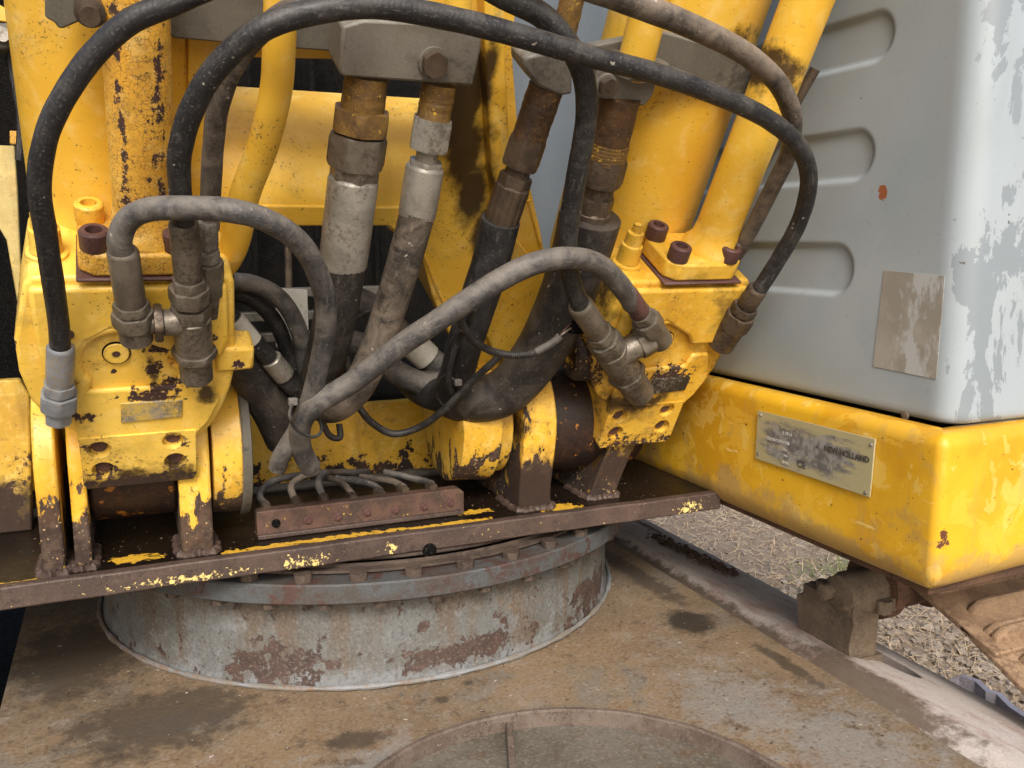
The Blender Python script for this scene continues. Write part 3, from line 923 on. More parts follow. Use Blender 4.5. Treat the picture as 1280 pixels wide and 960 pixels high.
# lower return of the chain seen past the sheet edge
bm = bmesh.new()
e = [atz(x_, y_, .34) for x_, y_ in ((1192, 848), (1205, 843), (1225, 850), (1238, 862), (1252, 866), (1268, 882), (1300, 903))]
v0 = [bm.verts.new(p) for p in e]; v1 = [bm.verts.new(p + Vector((-.02, 0, .0))) for p in e]
v2 = [bm.verts.new(p + Vector((-.06, -.05, -.12))) for p in e]; v3 = [bm.verts.new(p + Vector((.0, 0, -.014))) for p in e]
for a, b in ((v3, v0), (v0, v1), (v1, v2)):
    for i in range(len(e) - 1): bm.faces.new((a[i], a[i + 1], b[i + 1], b[i]))
tg = thing('track_guard', 'thin bent steel edge lying by the gravel at the lower right', 'track guard', tuple(e[3]))
obj('bent_edge', bm, rusty('worn bent steel', (.34, .32, .36), (.40, .38, .42), (.16, .09, .05), 10, .5), tg)
for k_, (px_, py_) in enumerate(((1210, 856), (1240, 872), (1270, 892))):
    q = atz(px_, py_, .30)
    obj('chain_link', mudify(lathe(q + Vector((-.05, -.02, -.03)), (1, 0, 0), [(0, .03), (.004, .034), (.05, .034), (.054, .03)], 16), .003, 30), m_roller, tg)

# left track frame: near-black sheet, the deep shade is put into its colour
lt = thing('crawler_chassis', 'near-black sheet standing for the shaded left track frame beyond the top plate', 'track frame', (-.6, 1.6, 0))
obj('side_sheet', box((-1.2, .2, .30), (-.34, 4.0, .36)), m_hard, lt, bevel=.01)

# ------------------------------------------------------------------ swing deck
deck = thing('swing_deck', 'oily rusted swing deck plate with flaking yellow lugs', 'machine deck', (.4, 1.59, DZ))
DY = 1.592
bm = prism([Vector((-1.2, DY, DZ)), Vector((BX + .05, DY, DZ)), Vector((BX + .05, 3.2, DZ)), Vector((-1.2, 3.2, DZ))], (0, 0, -.02))
obj('deck_plate', bm, m_deck, deck)
bm = box((-1.2, DY - .004, DZ - .037), (BX + .02, DY + .02, DZ + .002)); 
bmesh.ops.subdivide_edges(bm, edges=[e_ for e_ in bm.edges if abs((e_.verts[0].co - e_.verts[1].co).x) > .5], cuts=160)
for v in bm.verts: v.co.y += mnoise.fractal(v.co * 14, 1, 2, 3) * .0015; v.co.z += mnoise.fractal(v.co * 9 + Vector((3, 0, 0)), 1, 2, 3) * .0012
obj('edge_strip', bm, m_deckedge, deck, bevel=.003)
PY, PZ = 1.765, 1.225                              # pivot line


def lug_prof(front_base, R_=.15, back=2.02, f=0.0):
    pr = [(back, DZ + .001), (front_base, DZ + .001), (front_base - .004, DZ + .05)]
    pr += arc_pts((PY + f, PZ), R_, 195, 20, 18)
    pr += [(back, PZ - .02)]
    return pr


def lug(name, xa, xb, mat, fb=1.64, R_=.15, lean=0.0, f=0.0, label=None):
    pts = [Vector((xa + lean * (z - DZ), y, z)) for y, z in lug_prof(fb, R_, f=f)]
    bm = prism(pts, (xb - xa, 0, 0))
    o = obj(name, bm, mat, deck, bevel=.004)
    if label: o['label'] = label
    # weld at the foot
    w_ = tube(catmull([(xa - .004, fb + .1, DZ + .003), (xa - .004, fb + .0, DZ + .003), ((xa + xb) / 2, fb - .007, DZ + .003), (xb + .004, fb, DZ + .003), (xb + .004, fb + .1, DZ + .003)], 10), .008, 8, rfun=lambda t, i: .008 + .002 * math.sin(i * 1.9))
    obj('weld_bead', w_, m_deckedge, deck)
    return o


XL = lambda px, py=700: atz(px, py, DZ).x
lug('lug', -.152, -.118, m_lug, 1.625, .150, f=-.01)
lug('lug', -.103, -.077, m_lug, 1.635, .140)
lug('lug', .068, .122, m_lug, 1.635, .140)
lug('lug', .725, .798, m_lug_oil, 1.640, .155, label='broad oily lug with yellow streaks right of the hoses')
lug('lug', .90, .965, m_lug_oil, 1.660, .130, lean=.35, label='dark lug under the right valve block')
# boom foot bosses and cylinder eyes
bm = lathe((.125, PY, PZ), (1, 0, 0), [(0, .14), (.04, .143), (.045, .146)], 48); bo1 = bm
ZX = aty(450, 505, 2.0).z
# cross plate
bm = prism([Vector((-1.2, 2.0, DZ)), Vector((1.0, 2.0, DZ)), Vector((1.0, 2.0, ZX)), Vector((-1.2, 2.0, ZX))], (0, .03, 0))
obj('cross_plate', bm, m_cross, deck, bevel=.003)
bm = tube([(x / 20, 1.995 + .003 * math.sin(x * 3.3), DZ + .006) for x in range(-24, 21)], .012, 8, rfun=lambda t, i: .011 + .003 * math.sin(i * 2.3))
obj('weld_bead', bm, m_plate, deck)
q = aty(12, 475, 1.9)
m_side = paint('dull side plate paint', base=(.55, .36, .05), base2=(.45, .27, .03), chip=.2, cs=22, grime=.8, vs=6, grad=(2, 1.25, DZ, .35), stains=[((-.3, 1.9, 1.08), (.3, .2, .10))])  # dark stain tones down the sunlit plate in place of shade
bm = prism([Vector((-1.2, 1.9, DZ)), Vector((-.19, 1.9, DZ)), Vector((-.175, 1.9, q.z - .03)), Vector((-.19, 1.9, q.z)), Vector((-1.2, 1.9, q.z))], (0, .03, 0))
obj('side_plate', bm, m_side, deck, bevel=.004)

# ------------------------------------------------------------------ boom foot
boom = thing('boom', 'yellow boom foot with a scorched edge behind the hydraulic hoses', 'boom', (.45, PY, PZ))
C1 = -.15
out = [(235, -60), (652, -60), (640, 60), (648, 170), (676, 290), (700, 440), (650, 540), (596, 480), (572, 440), (540, 370), (525, 312), (487, 283), (288, 283), (284, 330), (262, 480), (225, 480), (235, 272)]
pts = [ip(x, y, C1) for x, y in out]
bm = prism(pts, -N * .022)
o = obj('underside_plate', bm, m_boom, boom)
hole = [(268, 87), (566, 92), (562, 150), (556, 276), (487, 277), (268, 276)]
cut(o, [prism([ip(x, y, C1 + .05) for x, y in hole], -N * .15)])
bv = o.modifiers.new('edge', 'BEVEL'); bv.width = .003; bv.segments = 2; bv.limit_method = 'ANGLE'
# webs: inner wall of the right fork arm
def web(pl, depth, name='web_plate', mat=None, th=.014, c=C1, parent=boom):
    bm = bmesh.new()
    a = [ip(x, y, c) for x, y in pl]
    r0 = [bm.verts.new(p + N * .0) for p in a]; r1 = [bm.verts.new(p - N * depth) for p in a]
    r2 = [bm.verts.new(p + Vector((th, 0, 0)) - N * depth) for p in a]; r3 = [bm.verts.new(p + Vector((th, 0, 0))) for p in a]
    for A_, B_ in ((r0, r1), (r1, r2), (r2, r3), (r3, r0)):
        for i in range(len(a) - 1): bm.faces.new((A_[i], A_[i + 1], B_[i + 1], B_[i]))
    bm.faces.new((r0[0], r1[0], r2[0], r3[0])); bm.faces.new((r0[-1], r1[-1], r2[-1], r3[-1]))
    return obj(name, bm, mat or m_boom, parent)
web([(484, 284), (525, 314), (540, 372), (572, 442), (596, 482), (640, 540)], .36, c=C1 - .023)
# stiffener ridge with dark weld
rd = [ip(x, y, C1 + .002) for x, y in ((596, -60), (598, 60), (606, 200), (622, 300), (640, 300), (634, 270), (622, 60), (618, -60))]
bm = prism(rd, N * .035); obj('stiffener', bm, m_boom, boom, bevel=.003)
bm = lathe((.60, PY, PZ), (1, 0, 0), [(0, .11), (.004, .128), (.06, .132), (.085, .134), (.09, .120), (.115, .12)], 56)
obj('boss', bm, m_lug, boom)
bm = lathe((.128, PY, PZ), (1, 0, 0), [(0, .138), (.05, .142)], 56); obj('boss', bm, m_lug, boom)
bm = lathe((.178, PY, PZ), (1, 0, 0), [(0, .147), (.003, .150), (.016, .148), (.018, .14)], 56); obj('dust_seal', bm, m_plate, boom)
# rolled cross sheet between the arms: its lower edge hangs in front, its top rolls back
e0 = ip(266, 279, C1 - .002); e1 = ip(605, 279, C1 - .002)
pr_ = []
for i in range(19):
    t = i / 18
    a_ = R(119.6 - 92 * t ** .8)                                   # slope of the sheet, from upright to leaning back
    pr_.append(a_)
L_ = .262 / 18
sec = [Vector((0, e0.y, e0.z))]
for a_ in pr_: sec.append(sec[-1] + Vector((0, math.cos(a_), math.sin(a_))) * L_)
bm = bmesh.new(); rows = []
for k_, p_ in enumerate(sec):
    q_ = sec[min(k_ + 1, len(sec) - 1)] - sec[max(k_ - 1, 0)]; nb = Vector((0, q_.z, -q_.y)).normalized()
    row = []
    for off in (0, .014):
        for i in range(13):
            x_ = e0.x + (e1.x + .03 - e0.x) * i / 12
            row.append(bm.verts.new(Vector((x_, p_.y, p_.z)) + nb * off))
    rows.append(row)
for a_, b_ in zip(rows, rows[1:]):
    for i in range(12):
        bm.faces.new((a_[i], a_[i + 1], b_[i + 1], b_[i])); bm.faces.new((a_[13 + i], b_[13 + i], b_[14 + i], a_[14 + i]))
    bm.faces.new((a_[0], b_[0], b_[13], a_[13])); bm.faces.new((a_[12], a_[25], b_[25], b_[12]))
for r_ in (rows[0], rows[-1]):
    for i in range(12): bm.faces.new((r_[i], r_[i + 1], r_[14 + i], r_[13 + i]))
obj('cross_sheet', bm, m_boom, boom)

# ------------------------------------------------------------------ boom cylinders
def cylinder(label, dx, db, mat_block, mats, pipe, tag_label, shift, tagmat):
    org = loc2w(dx, db, 0)
    root = thing('boom_cylinder', label, 'hydraulic cylinder', tuple(org), group='boom cylinders')
    M3 = Matrix((Vector((1, 0, 0)), U, -N)).transposed()       # local x, y along the axis, z = back
    # use axes (x, b, c) with c = N: keep right-handed by (x, U, X x U)
    W3 = Vector((1, 0, 0)).cross(U)
    sgn = 1 if W3.dot(N) > 0 else -1
    rm = Matrix((Vector((1, 0, 0)), U, W3)).transposed()
    root.rotation_euler = rm.to_euler()
    def V(a, b, c): return Vector((a, b, c * sgn))
    def O(name, bm, mat, parent=None, **k):
        return obj(name, bm, mat, parent or root, local=True, **k)
    CN = V(0, 0, 1)
    # barrel
    O('barrel', lathe(V(.012 + shift[0], .27, -.262), (0, 1, 0), [(0, .10), (.01, .135), (.05, .139), (1.5, .139)], 72), m_barrel)
    # casting body
    out = [(-.128, .395), (-.118, .408), (.150, .406), (.158, .395), (.160, .30), (.163, .24), (.155, .19), (.142, .145), (.122, .105), (.105, .085), (-.078, .085), (-.084, .115), (-.112, .135), (-.140, .185), (-.150, .24), (-.150, .30)]
    bm = prism([V(a, b, -.012) for a, b in out], V(0, 0, -.20))
    body = O('valve_block', bm, mat_block, bevel=.012, seg=3)
    # raised shoulder at the top, lower pad and curved ridge
    sh = [(-.122, .30), (-.122, .396), (.146, .396), (.150, .30), (.14, .262), (.06, .262), (.045, .285), (-.02, .322), (-.055, .300), (-.075, .262), (-.082, .215), (-.11, .20)]
    O('shoulder', prism([V(a, b, -.014) for a, b in sh], V(0, 0, .016)), mat_block, bevel=.007, seg=3)
    rp = arc_pts((-.012, .258), .063, 215, 75, 18)
    rp = [(x_, y_) for x_, y_ in rp][::-1]
    O('cast_ridge', tube(catmull([V(a, b, -.010) for a, b in [(.03, .330)] + rp + [(-.075, .19)]], 4), .011, 12), mat_block)
    pad = [(-.082, .098), (-.082, .206), (.068, .206), (.076, .235), (.118, .235), (.138, .17), (.12, .125), (.10, .098)]
    O('lower_pad', prism([V(a, b, -.014) for a, b in pad], V(0, 0, .012)), mat_block, bevel=.005)
    # mounting block with four holes
    mb = [(-.074, .0), (-.080, .01), (-.080, .112), (.098, .112), (.098, .01), (.092, .0)]
    o = O('mounting_block', prism([V(a, b, -.16) for a, b in mb], V(0, 0, .161)), mat_block)
    cu = []
    hs = [(-.051 + .0, .085), (.062, .092), (-.048, .040), (.064, .046)]
    par = o.parent; o.parent = None
    cut(o, [lathe(V(a, b, .016), -CN, [(0, .0175), (.028, .0175), (.0281, .0125), (.06, .0125)], 24) for a, b in hs])
    o.parent = par
    bv = o.modifiers.new('edge', 'BEVEL'); bv.width = .005; bv.segments = 2; bv.limit_method = 'ANGLE'
    for a, b in hs:
        O('socket_screw', lathe(V(a, b, -.008), -CN, [(0, .0115), (.003, .0118), (.02, .0118)], 20), m_bolt)
    # plug
    pa, pb = -.015 + shift[1], .271
    O('port_plug', lathe(V(pa, pb, -.013), CN, [(0, .0185), (.005, .0185), (.0065, .017), (.0065, .006), (.003, .0055)], 32), mat_block)
    O('plug_seal', lathe(V(pa, pb, -.013), CN, [(0, .0205), (.0035, .0205), (.0036, .02)], 32), m_hard)
    O('plug_socket', lathe(V(pa, pb, -.012), CN, [(0, .0048), (.0058, .0048)], 16), m_bolt)
    # threaded hole upper left
    O('screw_hole', lathe(V(-.077, .318, -.002), CN, [(0, .008), (.0055, .008), (.006, .006)], 16), m_bolt)
    # tag
    t0 = (-.016 + shift[2], .140); t1 = (.076 + shift[2], .178)
    tg_ = O('maker_tag', prism([V(a, b, -.003) for a, b in ((t0[0], t0[1]), (t1[0], t0[1] + .004), (t1[0] + .002, t1[1]), (t0[0] + .002, t1[1] + .002))], V(0, 0, .0045)), tagmat, bevel=.001)
    # side boss
    if shift[3]:
        O('side_boss', prism([V(a, b, -.06) for a, b in ((.13, .225), (.13, .275), (.19, .272), (.19, .228))], V(0, 0, .055)), mat_block, bevel=.006)
    # pipe flange and pipe
    fa0, fa1 = -.056 + pipe[1], .112 + pipe[1]
    O('flange_gasket', prism([V(a, .4065, c) for a, c in ((fa0 - .004, -.13), (fa0 - .004, .004), (fa1 + .004, .004), (fa1 + .004, -.13))], (0, .006, 0)), m_bolt, bevel=.003)
    fl = [(fa0 + .02, -.125), (fa0, -.105), (fa0, -.018), (fa0 + .02, .0), (fa1 - .02, .0), (fa1, -.018), (fa1, -.105), (fa1 - .02, -.125)]
    O('pipe_flange', prism([V(a, .413, c) for a, c in fl], (0, .036, 0)), m_crack if mats == 'L' else mat_block, bevel=.005, seg=2)
    p0 = V(.036 + pipe[0], .449, -.062)
    dirp = (V(pipe[2], 1.5, pipe[3]) - p0).normalized()
    O('pipe', lathe(p0, dirp, [(-.002, .058), (.01, .056), (.022, .046), (.05, .0425), (1.2, .0425)], 48), m_crack if mats == 'L' else m_barrel)
    n_ = 0
    for a, c in ((fa0 + .024, -.022), (fa0 + .018, -.102), (fa1 - .034, -.018), (fa1 - .034, -.102)):
        n_ += 1
        mt = m_bolty if (mats == 'L' and n_ == 2) else m_bolt
        if n_ == 4: a += .018
        bo = O('flange_bolt', lathe(V(a, .449, c), (0, 1, 0), [(0, .020), (.001, .0205), (.026, .0205), (.029, .018), (.029, .0115), (.015, .011)], 24), mt)
        if n_ == 2 and mats == 'L': bo['label'] = 'yellow painted flange bolt'
    # bleed valve post on the left shoulder
    bp = V(-.098 + .0 * pipe[0], .40, -.075)
    O('bleed_valve', lathe(bp, (0, 1, 0), [(0, .03), (.012, .029), (.014, .022), (.05, .021), (.052, .017), (.075, .016), (.077, .009), (.092, .009)], 24), mat_block)
    # eye
    bm = lathe(V(-.085, -.035 + .0, -.0), (1, 0, 0), [(0, .01), (.001, .02)], 12); bm.free()
    return root, O, V


rootL, OL, VL = cylinder('left boom cylinder with a crackled yellow pipe and a bright yellow valve block', 0, 0, m_block, 'L', (0, 0, .038, -.07), None, (0, 0, 0, True), m_tag)
rootR, OR, VR = cylinder('right boom cylinder with a smooth yellow pipe, standing by the grey hood', .982, -.028, m_block2, 'R', (.035, .004, .10, -.07), None, (-.02, .015, .012, False), m_oiltag)


def eye(root, x0_, x1_, mat):
    bm = lathe((x0_, PY, PZ - .01), (1, 0, 0), [(0, .115), (.005, .12), (x1_ - x0_ - .005, .12), (x1_ - x0_, .115)], 48)
    o = obj('cylinder_eye', bm, mat)
    o.parent = root
    o.matrix_parent_inverse = Matrix.LocRotScale(root.location, root.rotation_euler, None).inverted()


eye(rootL, -.074, .066, m_eye)
eye(rootR, .80, 1.04, m_eye)
OR('side_port', lathe(VR(-.13, .19, -.075), (-1, 0, 0), [(0, .05), (.02, .048), (.03, .042), (.034, .03), (.02, .026)], 28), m_lug_oil, bevel=.002)
OR('side_rib', prism([VR(-.12, .31, -.17), VR(-.12, .35, -.17), VR(-.12, .31, -.02), VR(-.12, .28, -.02)], (-.022, 0, 0)), m_block2, bevel=.005)
OL('oil_seep', lathe(VL(.078, .262, -.004), (0, -1, 0), [(0, .02), (.002, .021), (.006, .021)], 20), m_crack)
for pl_ in ([(524, 318), (545, 370), (575, 430), (600, 470)], [(655, 250), (668, 300), (690, 380), (694, 420)], [(560, 395), (600, 388), (640, 402)]):
    obj('weld_seam', tube(catmull([ip(x + 6, y, C1 + .001) for x, y in pl_], 8), .0035, 8, rfun=lambda t, i: .0035 + .001 * mnoise.noise((i, 0, 0))), m_boom, boom)
obj('doubler_plate', prism([ip(x, y, C1 + .001) for x, y in ((602, 300), (640, 292), (672, 330), (688, 425), (650, 470), (612, 430), (590, 380))], N * .012), m_boom, boom, bevel=.003)

# ------------------------------------------------------------------ grease manifold
b0, b1 = atz(322, 675, DZ), atz(579, 641, DZ)
b1.y = b0.y
man = thing('grease_manifold', 'rusty bolted bar on the deck edge with small grey grease hoses behind', 'manifold', tuple((b0 + b1) / 2))
h_ = aty(322, 640, b0.y).z
bm = prism([Vector((b0.x, b0.y, DZ + .001)), Vector((b1.x, b0.y, DZ + .001)), Vector((b1.x, b0.y, h_ - .008)), Vector((b1.x - .01, b0.y, h_)), Vector((b0.x, b0.y, h_))], (0, .03, 0))
obj('bar', mudify(bm, .0006, 20), m_man, man, bevel=.002)
obj('bar_foot', prism([Vector((b0.x, b0.y - .008, DZ + .001)), Vector((b1.x - .005, b0.y - .008, DZ + .001)), Vector((b1.x - .005, b0.y - .008, DZ + .010)), Vector((b0.x, b0.y - .008, DZ + .010))], (0, .012, 0)), m_deckedge, man, bevel=.002)
for px_, py_ in ((345, 654), (385, 650), (422, 646), (459, 640), (494, 637), (530, 633), (563, 628)):
    q = aty(px_, py_, b0.y)
    obj('screw_plug', lathe(q, (0, -1, 0), [(-.002, .0085), (.003, .008), (.0035, .005), (.007, .0045)], 16), m_bolt if px_ != 345 else m_hard, man)
hoselets = [[(333, 632), (325, 618), (345, 600), (400, 592), (460, 590)], [(370, 628), (364, 608), (385, 594), (430, 590)], [(405, 624), (398, 604), (405, 590)], [(440, 618), (432, 608), (420, 600), (400, 596)],
            [(476, 614), (460, 604), (420, 598)], [(505, 609), (490, 602), (450, 596)], [(540, 605), (525, 600), (480, 590)]]
for i, hl in enumerate(hoselets):
    pts = []
    for k, (px_, py_) in enumerate(hl):
        pts.append(aty(px_, py_, b0.y + .03 + k * .045))
    obj('grease_hose', tube(catmull(pts, 8), .0072, 10, wob=.1), m_brown if i % 2 else m_grey, man)
    obj('hose_nipple', nutm(pts[0] + Vector((0, -.012, -.004)), pts[1] - pts[0], .022, .0095), m_fitd, man)

# ------------------------------------------------------------------ hood
hood = thing('engine_hood', 'pale grey engine hood with pressed slots and a peeling white corner', 'engine hood', (HX, 1.2, 1.25))
z0h = atx(1190, 541, HX).z + .009
yc = atx(1190, 541, HX).y
slots = []
for (tx, ty), (bx_, by_), (rx_, ry_) in (((1092, 14), (1090, 80), (1118, 45)), ((1060, 162), (1060, 228), (1093, 192)), ((1040, 303), (1040, 370), (1067, 337)), ((1010, -140), (1010, -60), (1140, -110))):
    zt, zb_ = atx(tx, ty, HX).z, atx(bx_, by_, HX).z
    slots.append(((zt + zb_) / 2, (zt - zb_) / 2, atx(rx_, ry_, HX).y))
RC = .045
outl = []
ysamp = [3.6, 3.2, 2.9] + [2.6 - i * .005 for i in range(int((2.6 - yc - RC) / .005) + 1)]
for y in ysamp: outl.append((HX, y, (-1, 0)))
for i in range(1, 9):
    a = math.pi + math.pi / 2 * i / 9
    outl.append((HX + RC + RC * math.cos(a), yc + RC + RC * math.sin(a), (math.cos(a), math.sin(a))))
for i in range(12): outl.append((HX + RC + .07 * i, yc, (0, -1)))
zs = [z0h + .012 * 0] + [z0h + .004, z0h + .012] + [z0h + .02 + .0045 * i for i in range(240)]
verts, faces = [], []
for j, z in enumerate(zs):
    for x, y, nv in outl:
        d = 0
        if nv[0] == -1 and nv[1] == 0:
            for cz, hr, ye in slots:
                yy = max(0, (ye + hr) - y) if y < ye + hr else 0
                dd = math.hypot((ye + hr - y) if y < ye + hr else max(0, y - 1.95), z - cz) - hr
                t = min(1, max(0, -dd / .009)); d = max(d, t * t * (3 - 2 * t) * .0075)
        inset = {0: .012, 1: .003, 2: 0}.get(j, 0)
        verts.append((x - nv[0] * (d + inset), y - nv[1] * (d + inset), z))
W_ = len(outl)
for j in range(len(zs) - 1):
    for i in range(W_ - 1):
        k = j * W_ + i; faces.append((k, k + 1, k + 1 + W_, k + W_))
me = bpy.data.meshes.new('panel'); me.from_pydata(verts, [], faces); me.materials.append(m_hood)
me.polygons.foreach_set('use_smooth', [True] * len(faces))
o = link(bpy.data.objects.new('panel', me)); o.parent = hood; o.matrix_parent_inverse = Matrix.Translation(hood.location).inverted()
obj('inner_frame', box((HX + .05, yc + .06, z0h - .05), (HX + .9, 3.6, z0h + .01)), m_hard, hood)  # near-black fill, puts the shade of the gap under the hood into colour
# back side so that the panel has body
obj('inner_wall', box((HX + .04, yc + .06, z0h + .011), (HX + .06, 3.6, zs[-1])), m_hard, hood)
# decal remains
st = [atx(x_, y_, HX - .0012) for x_, y_ in ((1105, 338), (1181, 345), (1170, 474), (1091, 458))]
g = G('dirty sticker')
n_ = g.noise(30, 7, .7, stretch=(1, 1, .4)); k_ = g.noise(12, 4, .6, off=2)
mm = g.step(g.add(n_, g.mul(g.lin(g.axis(1), 1.12, 1.22, -.04, .12), 1)), .40, .5)
m_stick = g.done(g.mix(mm, (.42, .43, .42), g.mix(g.step(k_, .4, .6), (.27, .25, .21), (.34, .32, .275))), .6, n_, .2, .0005)
bm = prism(st, (.001, 0, 0)); obj('sticker_remains', bm, m_stick, hood, smooth=False)
q = atx(1131, 520, HX)
obj('drain_hole', lathe(q + Vector((.002, 0, 0)), (-1, 0, 0), [(0, .0075), (.003, .0075), (.0035, .006)], 20), m_mud, hood)
q = atx(1238, 335, HX)

# ------------------------------------------------------------------ yellow body below the hood
body = thing('side_body', 'yellow rounded body under the grey hood with a riveted metal plate', 'machine body', (BX, 1.2, 1.0))
ybc = atx(1165, 745, BX).y
zbb = atx(1165, 745, BX).z - .012
ztt = atx(1185, 550, BX).z + .006
RC2 = .018
outl = []
for i in range(70): outl.append((BX, 2.35 - (2.35 - ybc - RC2) * i / 69, (-1, 0)))
for i in range(1, 9):
    a = math.pi + math.pi / 2 * i / 9
    outl.append((BX + RC2 + RC2 * math.cos(a), ybc + RC2 + RC2 * math.sin(a), (math.cos(a), math.sin(a))))
for i in range(14): outl.append((BX + RC2 + .05 * i, ybc + .002 * i, (0, -1)))
prof = []          # (inset, z)
rb, rt_ = .055, .024
prof.append((.30, zbb + .03))
prof.append((.14, zbb + .014))
for i in range(9):
    a = math.pi / 2 * i / 8
    prof.append((rb * (1 - math.sin(a)), zbb + rb * (1 - math.cos(a))))
for i in range(1, 12): prof.append((0, zbb + rb + (ztt - rt_ - zbb - rb) * i / 12))
for i in range(7):
    a = math.pi / 2 * i / 6
    prof.append((rt_ * (1 - math.cos(a)), ztt - rt_ + rt_ * math.sin(a)))
prof += [(.040, ztt + .001), (.043, ztt - .004), (.045, ztt - .06), (.30, ztt - .06)]
verts, faces = [], []
for ins, z in prof:
    for i, (x, y, nv) in enumerate(outl):
        fx_ = x - nv[0] * ins
        lift = .008 * min(1, max(0, (fx_ - BX - RC2) / .3)) * max(0, 1 - (z - zbb) / (ztt - zbb))
        bul = mnoise.noise((x * 3, y * 4, z * 5)) * .0035
        verts.append((max(x - nv[0] * ins, BX + ins) + bul * (nv[0] != 0), max(y - nv[1] * ins, ybc + ins) + bul * (nv[1] != 0), z + lift))
W_ = len(outl)
for j in range(len(prof) - 1):
    for i in range(W_ - 1):
        k = j * W_ + i; faces.append((k, k + 1, k + 1 + W_, k + W_))
me = bpy.data.meshes.new('shell'); me.from_pydata(verts, [], faces); me.materials.append(m_body)
me.polygons.foreach_set('use_smooth', [True] * len(faces))
o = link(bpy.data.objects.new('shell', me)); o.parent = body; o.matrix_parent_inverse = Matrix.Translation(body.location).inverted()
# rusty skirt under the body
bm = prism([Vector((BX + .045, ybc + .045, zbb + .012)), Vector((BX + .8, ybc + .05, zbb + .016)), Vector((BX + .8, 2.3, zbb + .016)), Vector((BX + .045, 2.3, zbb + .012))], (0, 0, -.024))
obj('bottom_flange', bm, m_roller, body, bevel=.003)

# rating plate
def on_body(px, py, off=.003): return atx(px, py, BX - off)
pc = [on_body(x_, y_, .0045) for x_, y_ in ((947, 513), (1094, 549), (1087, 622), (944, 573))]
g = G('scratched rating plate')
a_ = g.noise(40, 6, .75); s_ = g.noise(30, 6, .7, stretch=(1, .3, 2), off=3); lft = g.blob(tuple(on_body(1010, 562)), (.1, .16, .055))
f_ = g.step(g.add(lft, g.lin(s_, .3, .7, -.5, .5)), .05, .5)
cc_ = g.mix(f_, (.50, .45, .25), g.mix(g.step(a_, .42, .6), (.16, .155, .15), (.36, .35, .33)))
m_rate = g.done(cc_, .4, a_, .3, .0005, metal=.25)
ro = obj('rating_plate', prism(pc, (.003, 0, 0)), m_rate, body, bevel=.0006)
ro['label'] = 'scratched metal rating plate with NEW HOLLAND lettering'
for x_, y_ in ((951, 519), (1089, 556), (948, 567), (1082, 616)):
    q = on_body(x_, y_, .0045)
    rv = obj('rivet', lathe(q, (-1, 0, 0), [(-.001, .0038), (.001, .0036), (.0022, .0024), (.0026, .0008)], 14), m_fitl)
    rv.parent = ro
m_ink = rusty('plate print', (.05, .045, .035), (.07, .06, .045), (.10, .09, .06), 60, .6)
m_pl = rusty('plate stamped text', (.52, .50, .46), (.44, .42, .38), (.34, .32, .28), 60, .5)


def text(s, px, py, size, mat, bold=0.0, xs=1.0):
    c = bpy.data.curves.new('lettering', 'FONT'); c.body = s; c.size = size; c.offset = bold; c.extrude = .0004; c.resolution_u = 3
    t = bpy.data.objects.new('lettering', c); S.collection.objects.link(t)
    dg = bpy.context.evaluated_depsgraph_get()
    me = bpy.data.meshes.new_from_object(t.evaluated_get(dg))
    bpy.data.objects.remove(t)
    q = on_body(px, py, .0052)
    # reading direction follows the plate's lower edge
    d = (pc[1] - pc[0]).normalized(); upv = (pc[0] - pc[3]); upv = (upv - d * upv.dot(d)).normalized()
    nrm = d.cross(upv)
    M = Matrix((d * xs, upv, nrm)).transposed().to_4x4(); M.translation = q
    me.transform(M)
    me.materials.append(mat)
    o = link(bpy.data.objects.new('lettering', me)); o.parent = ro
    return o


text('NEW HOLLAND', 1030, 563, .0150, m_ink, .0004, 1.0)
text('•', 1020, 562, .018, m_ink)
text('E 215B', 978, 543, .0095, m_pl)
text('02E215B N7LA07290', 958, 549, .0085, m_pl, .0002, .9)
text('2006', 976, 563, .0085, m_pl)
text('110', 979, 571, .0075, m_pl)
text('21400', 977, 579, .0075, m_pl)
text('CE', 996, 583, .020, m_ink, 0, 1.0)

# ------------------------------------------------------------------ pipe clamps on the boom
def clamp(pl, c, th, name_label, boltpx, mat, back=None, cc=None):
    q = ip(*pl[0], c)
    root = thing('pipe_clamp', name_label, 'clamp', tuple(q), 'pipe clamps on the boom')
    obj('clamp_block', prism([ip(x, y, c) for x, y in pl], -N * th), mat, root, bevel=.005)
    for bx_, by_, r in boltpx:
        p = ip(bx_, by_, c)
        rr = prad(r * 2, p)
        obj('washer', lathe(p, N, [(-.001, rr * 1.12), (.004, rr * 1.12)], 28), mat, root)
        obj('bolt_head', nutm(p + N * .004, N, .014, rr, rot=.5), m_fitd, root)
    if back:
        obj('back_plate', prism([ip(x, y, c - th) for x, y in back], -N * .02), m_plate, root, bevel=.003)
    return root


clamp([(428, 33), (455, 25), (603, 32), (602, 60), (592, 108), (428, 96), (424, 90)], -.035, .075, 'wide grey pipe clamp with one hexagon bolt left of the boom ridge', [(541, 77, 17)], m_steel,
      back=[(205, 30), (215, 48), (300, 56), (430, 66), (430, -40), (200, -40)])
cr2 = clamp([(746, 84), (790, 92), (822, 100), (818, 118), (806, 134), (750, 124), (744, 118)], -.035, .075, 'small grey pipe clamp with a bolt, right of the looping hose', [(757, 106, 13)], m_steel,
      back=[(668, 72), (830, 40), (950, 75), (940, 118), (880, 118), (800, 100), (700, 96)])
clamp([(680, 66), (700, 68), (716, 80), (716, 118), (700, 121), (672, 108), (655, 86), (655, 72)], -.020, .06, 'grey rounded pipe clamp left of the looping hose', [], m_steel)
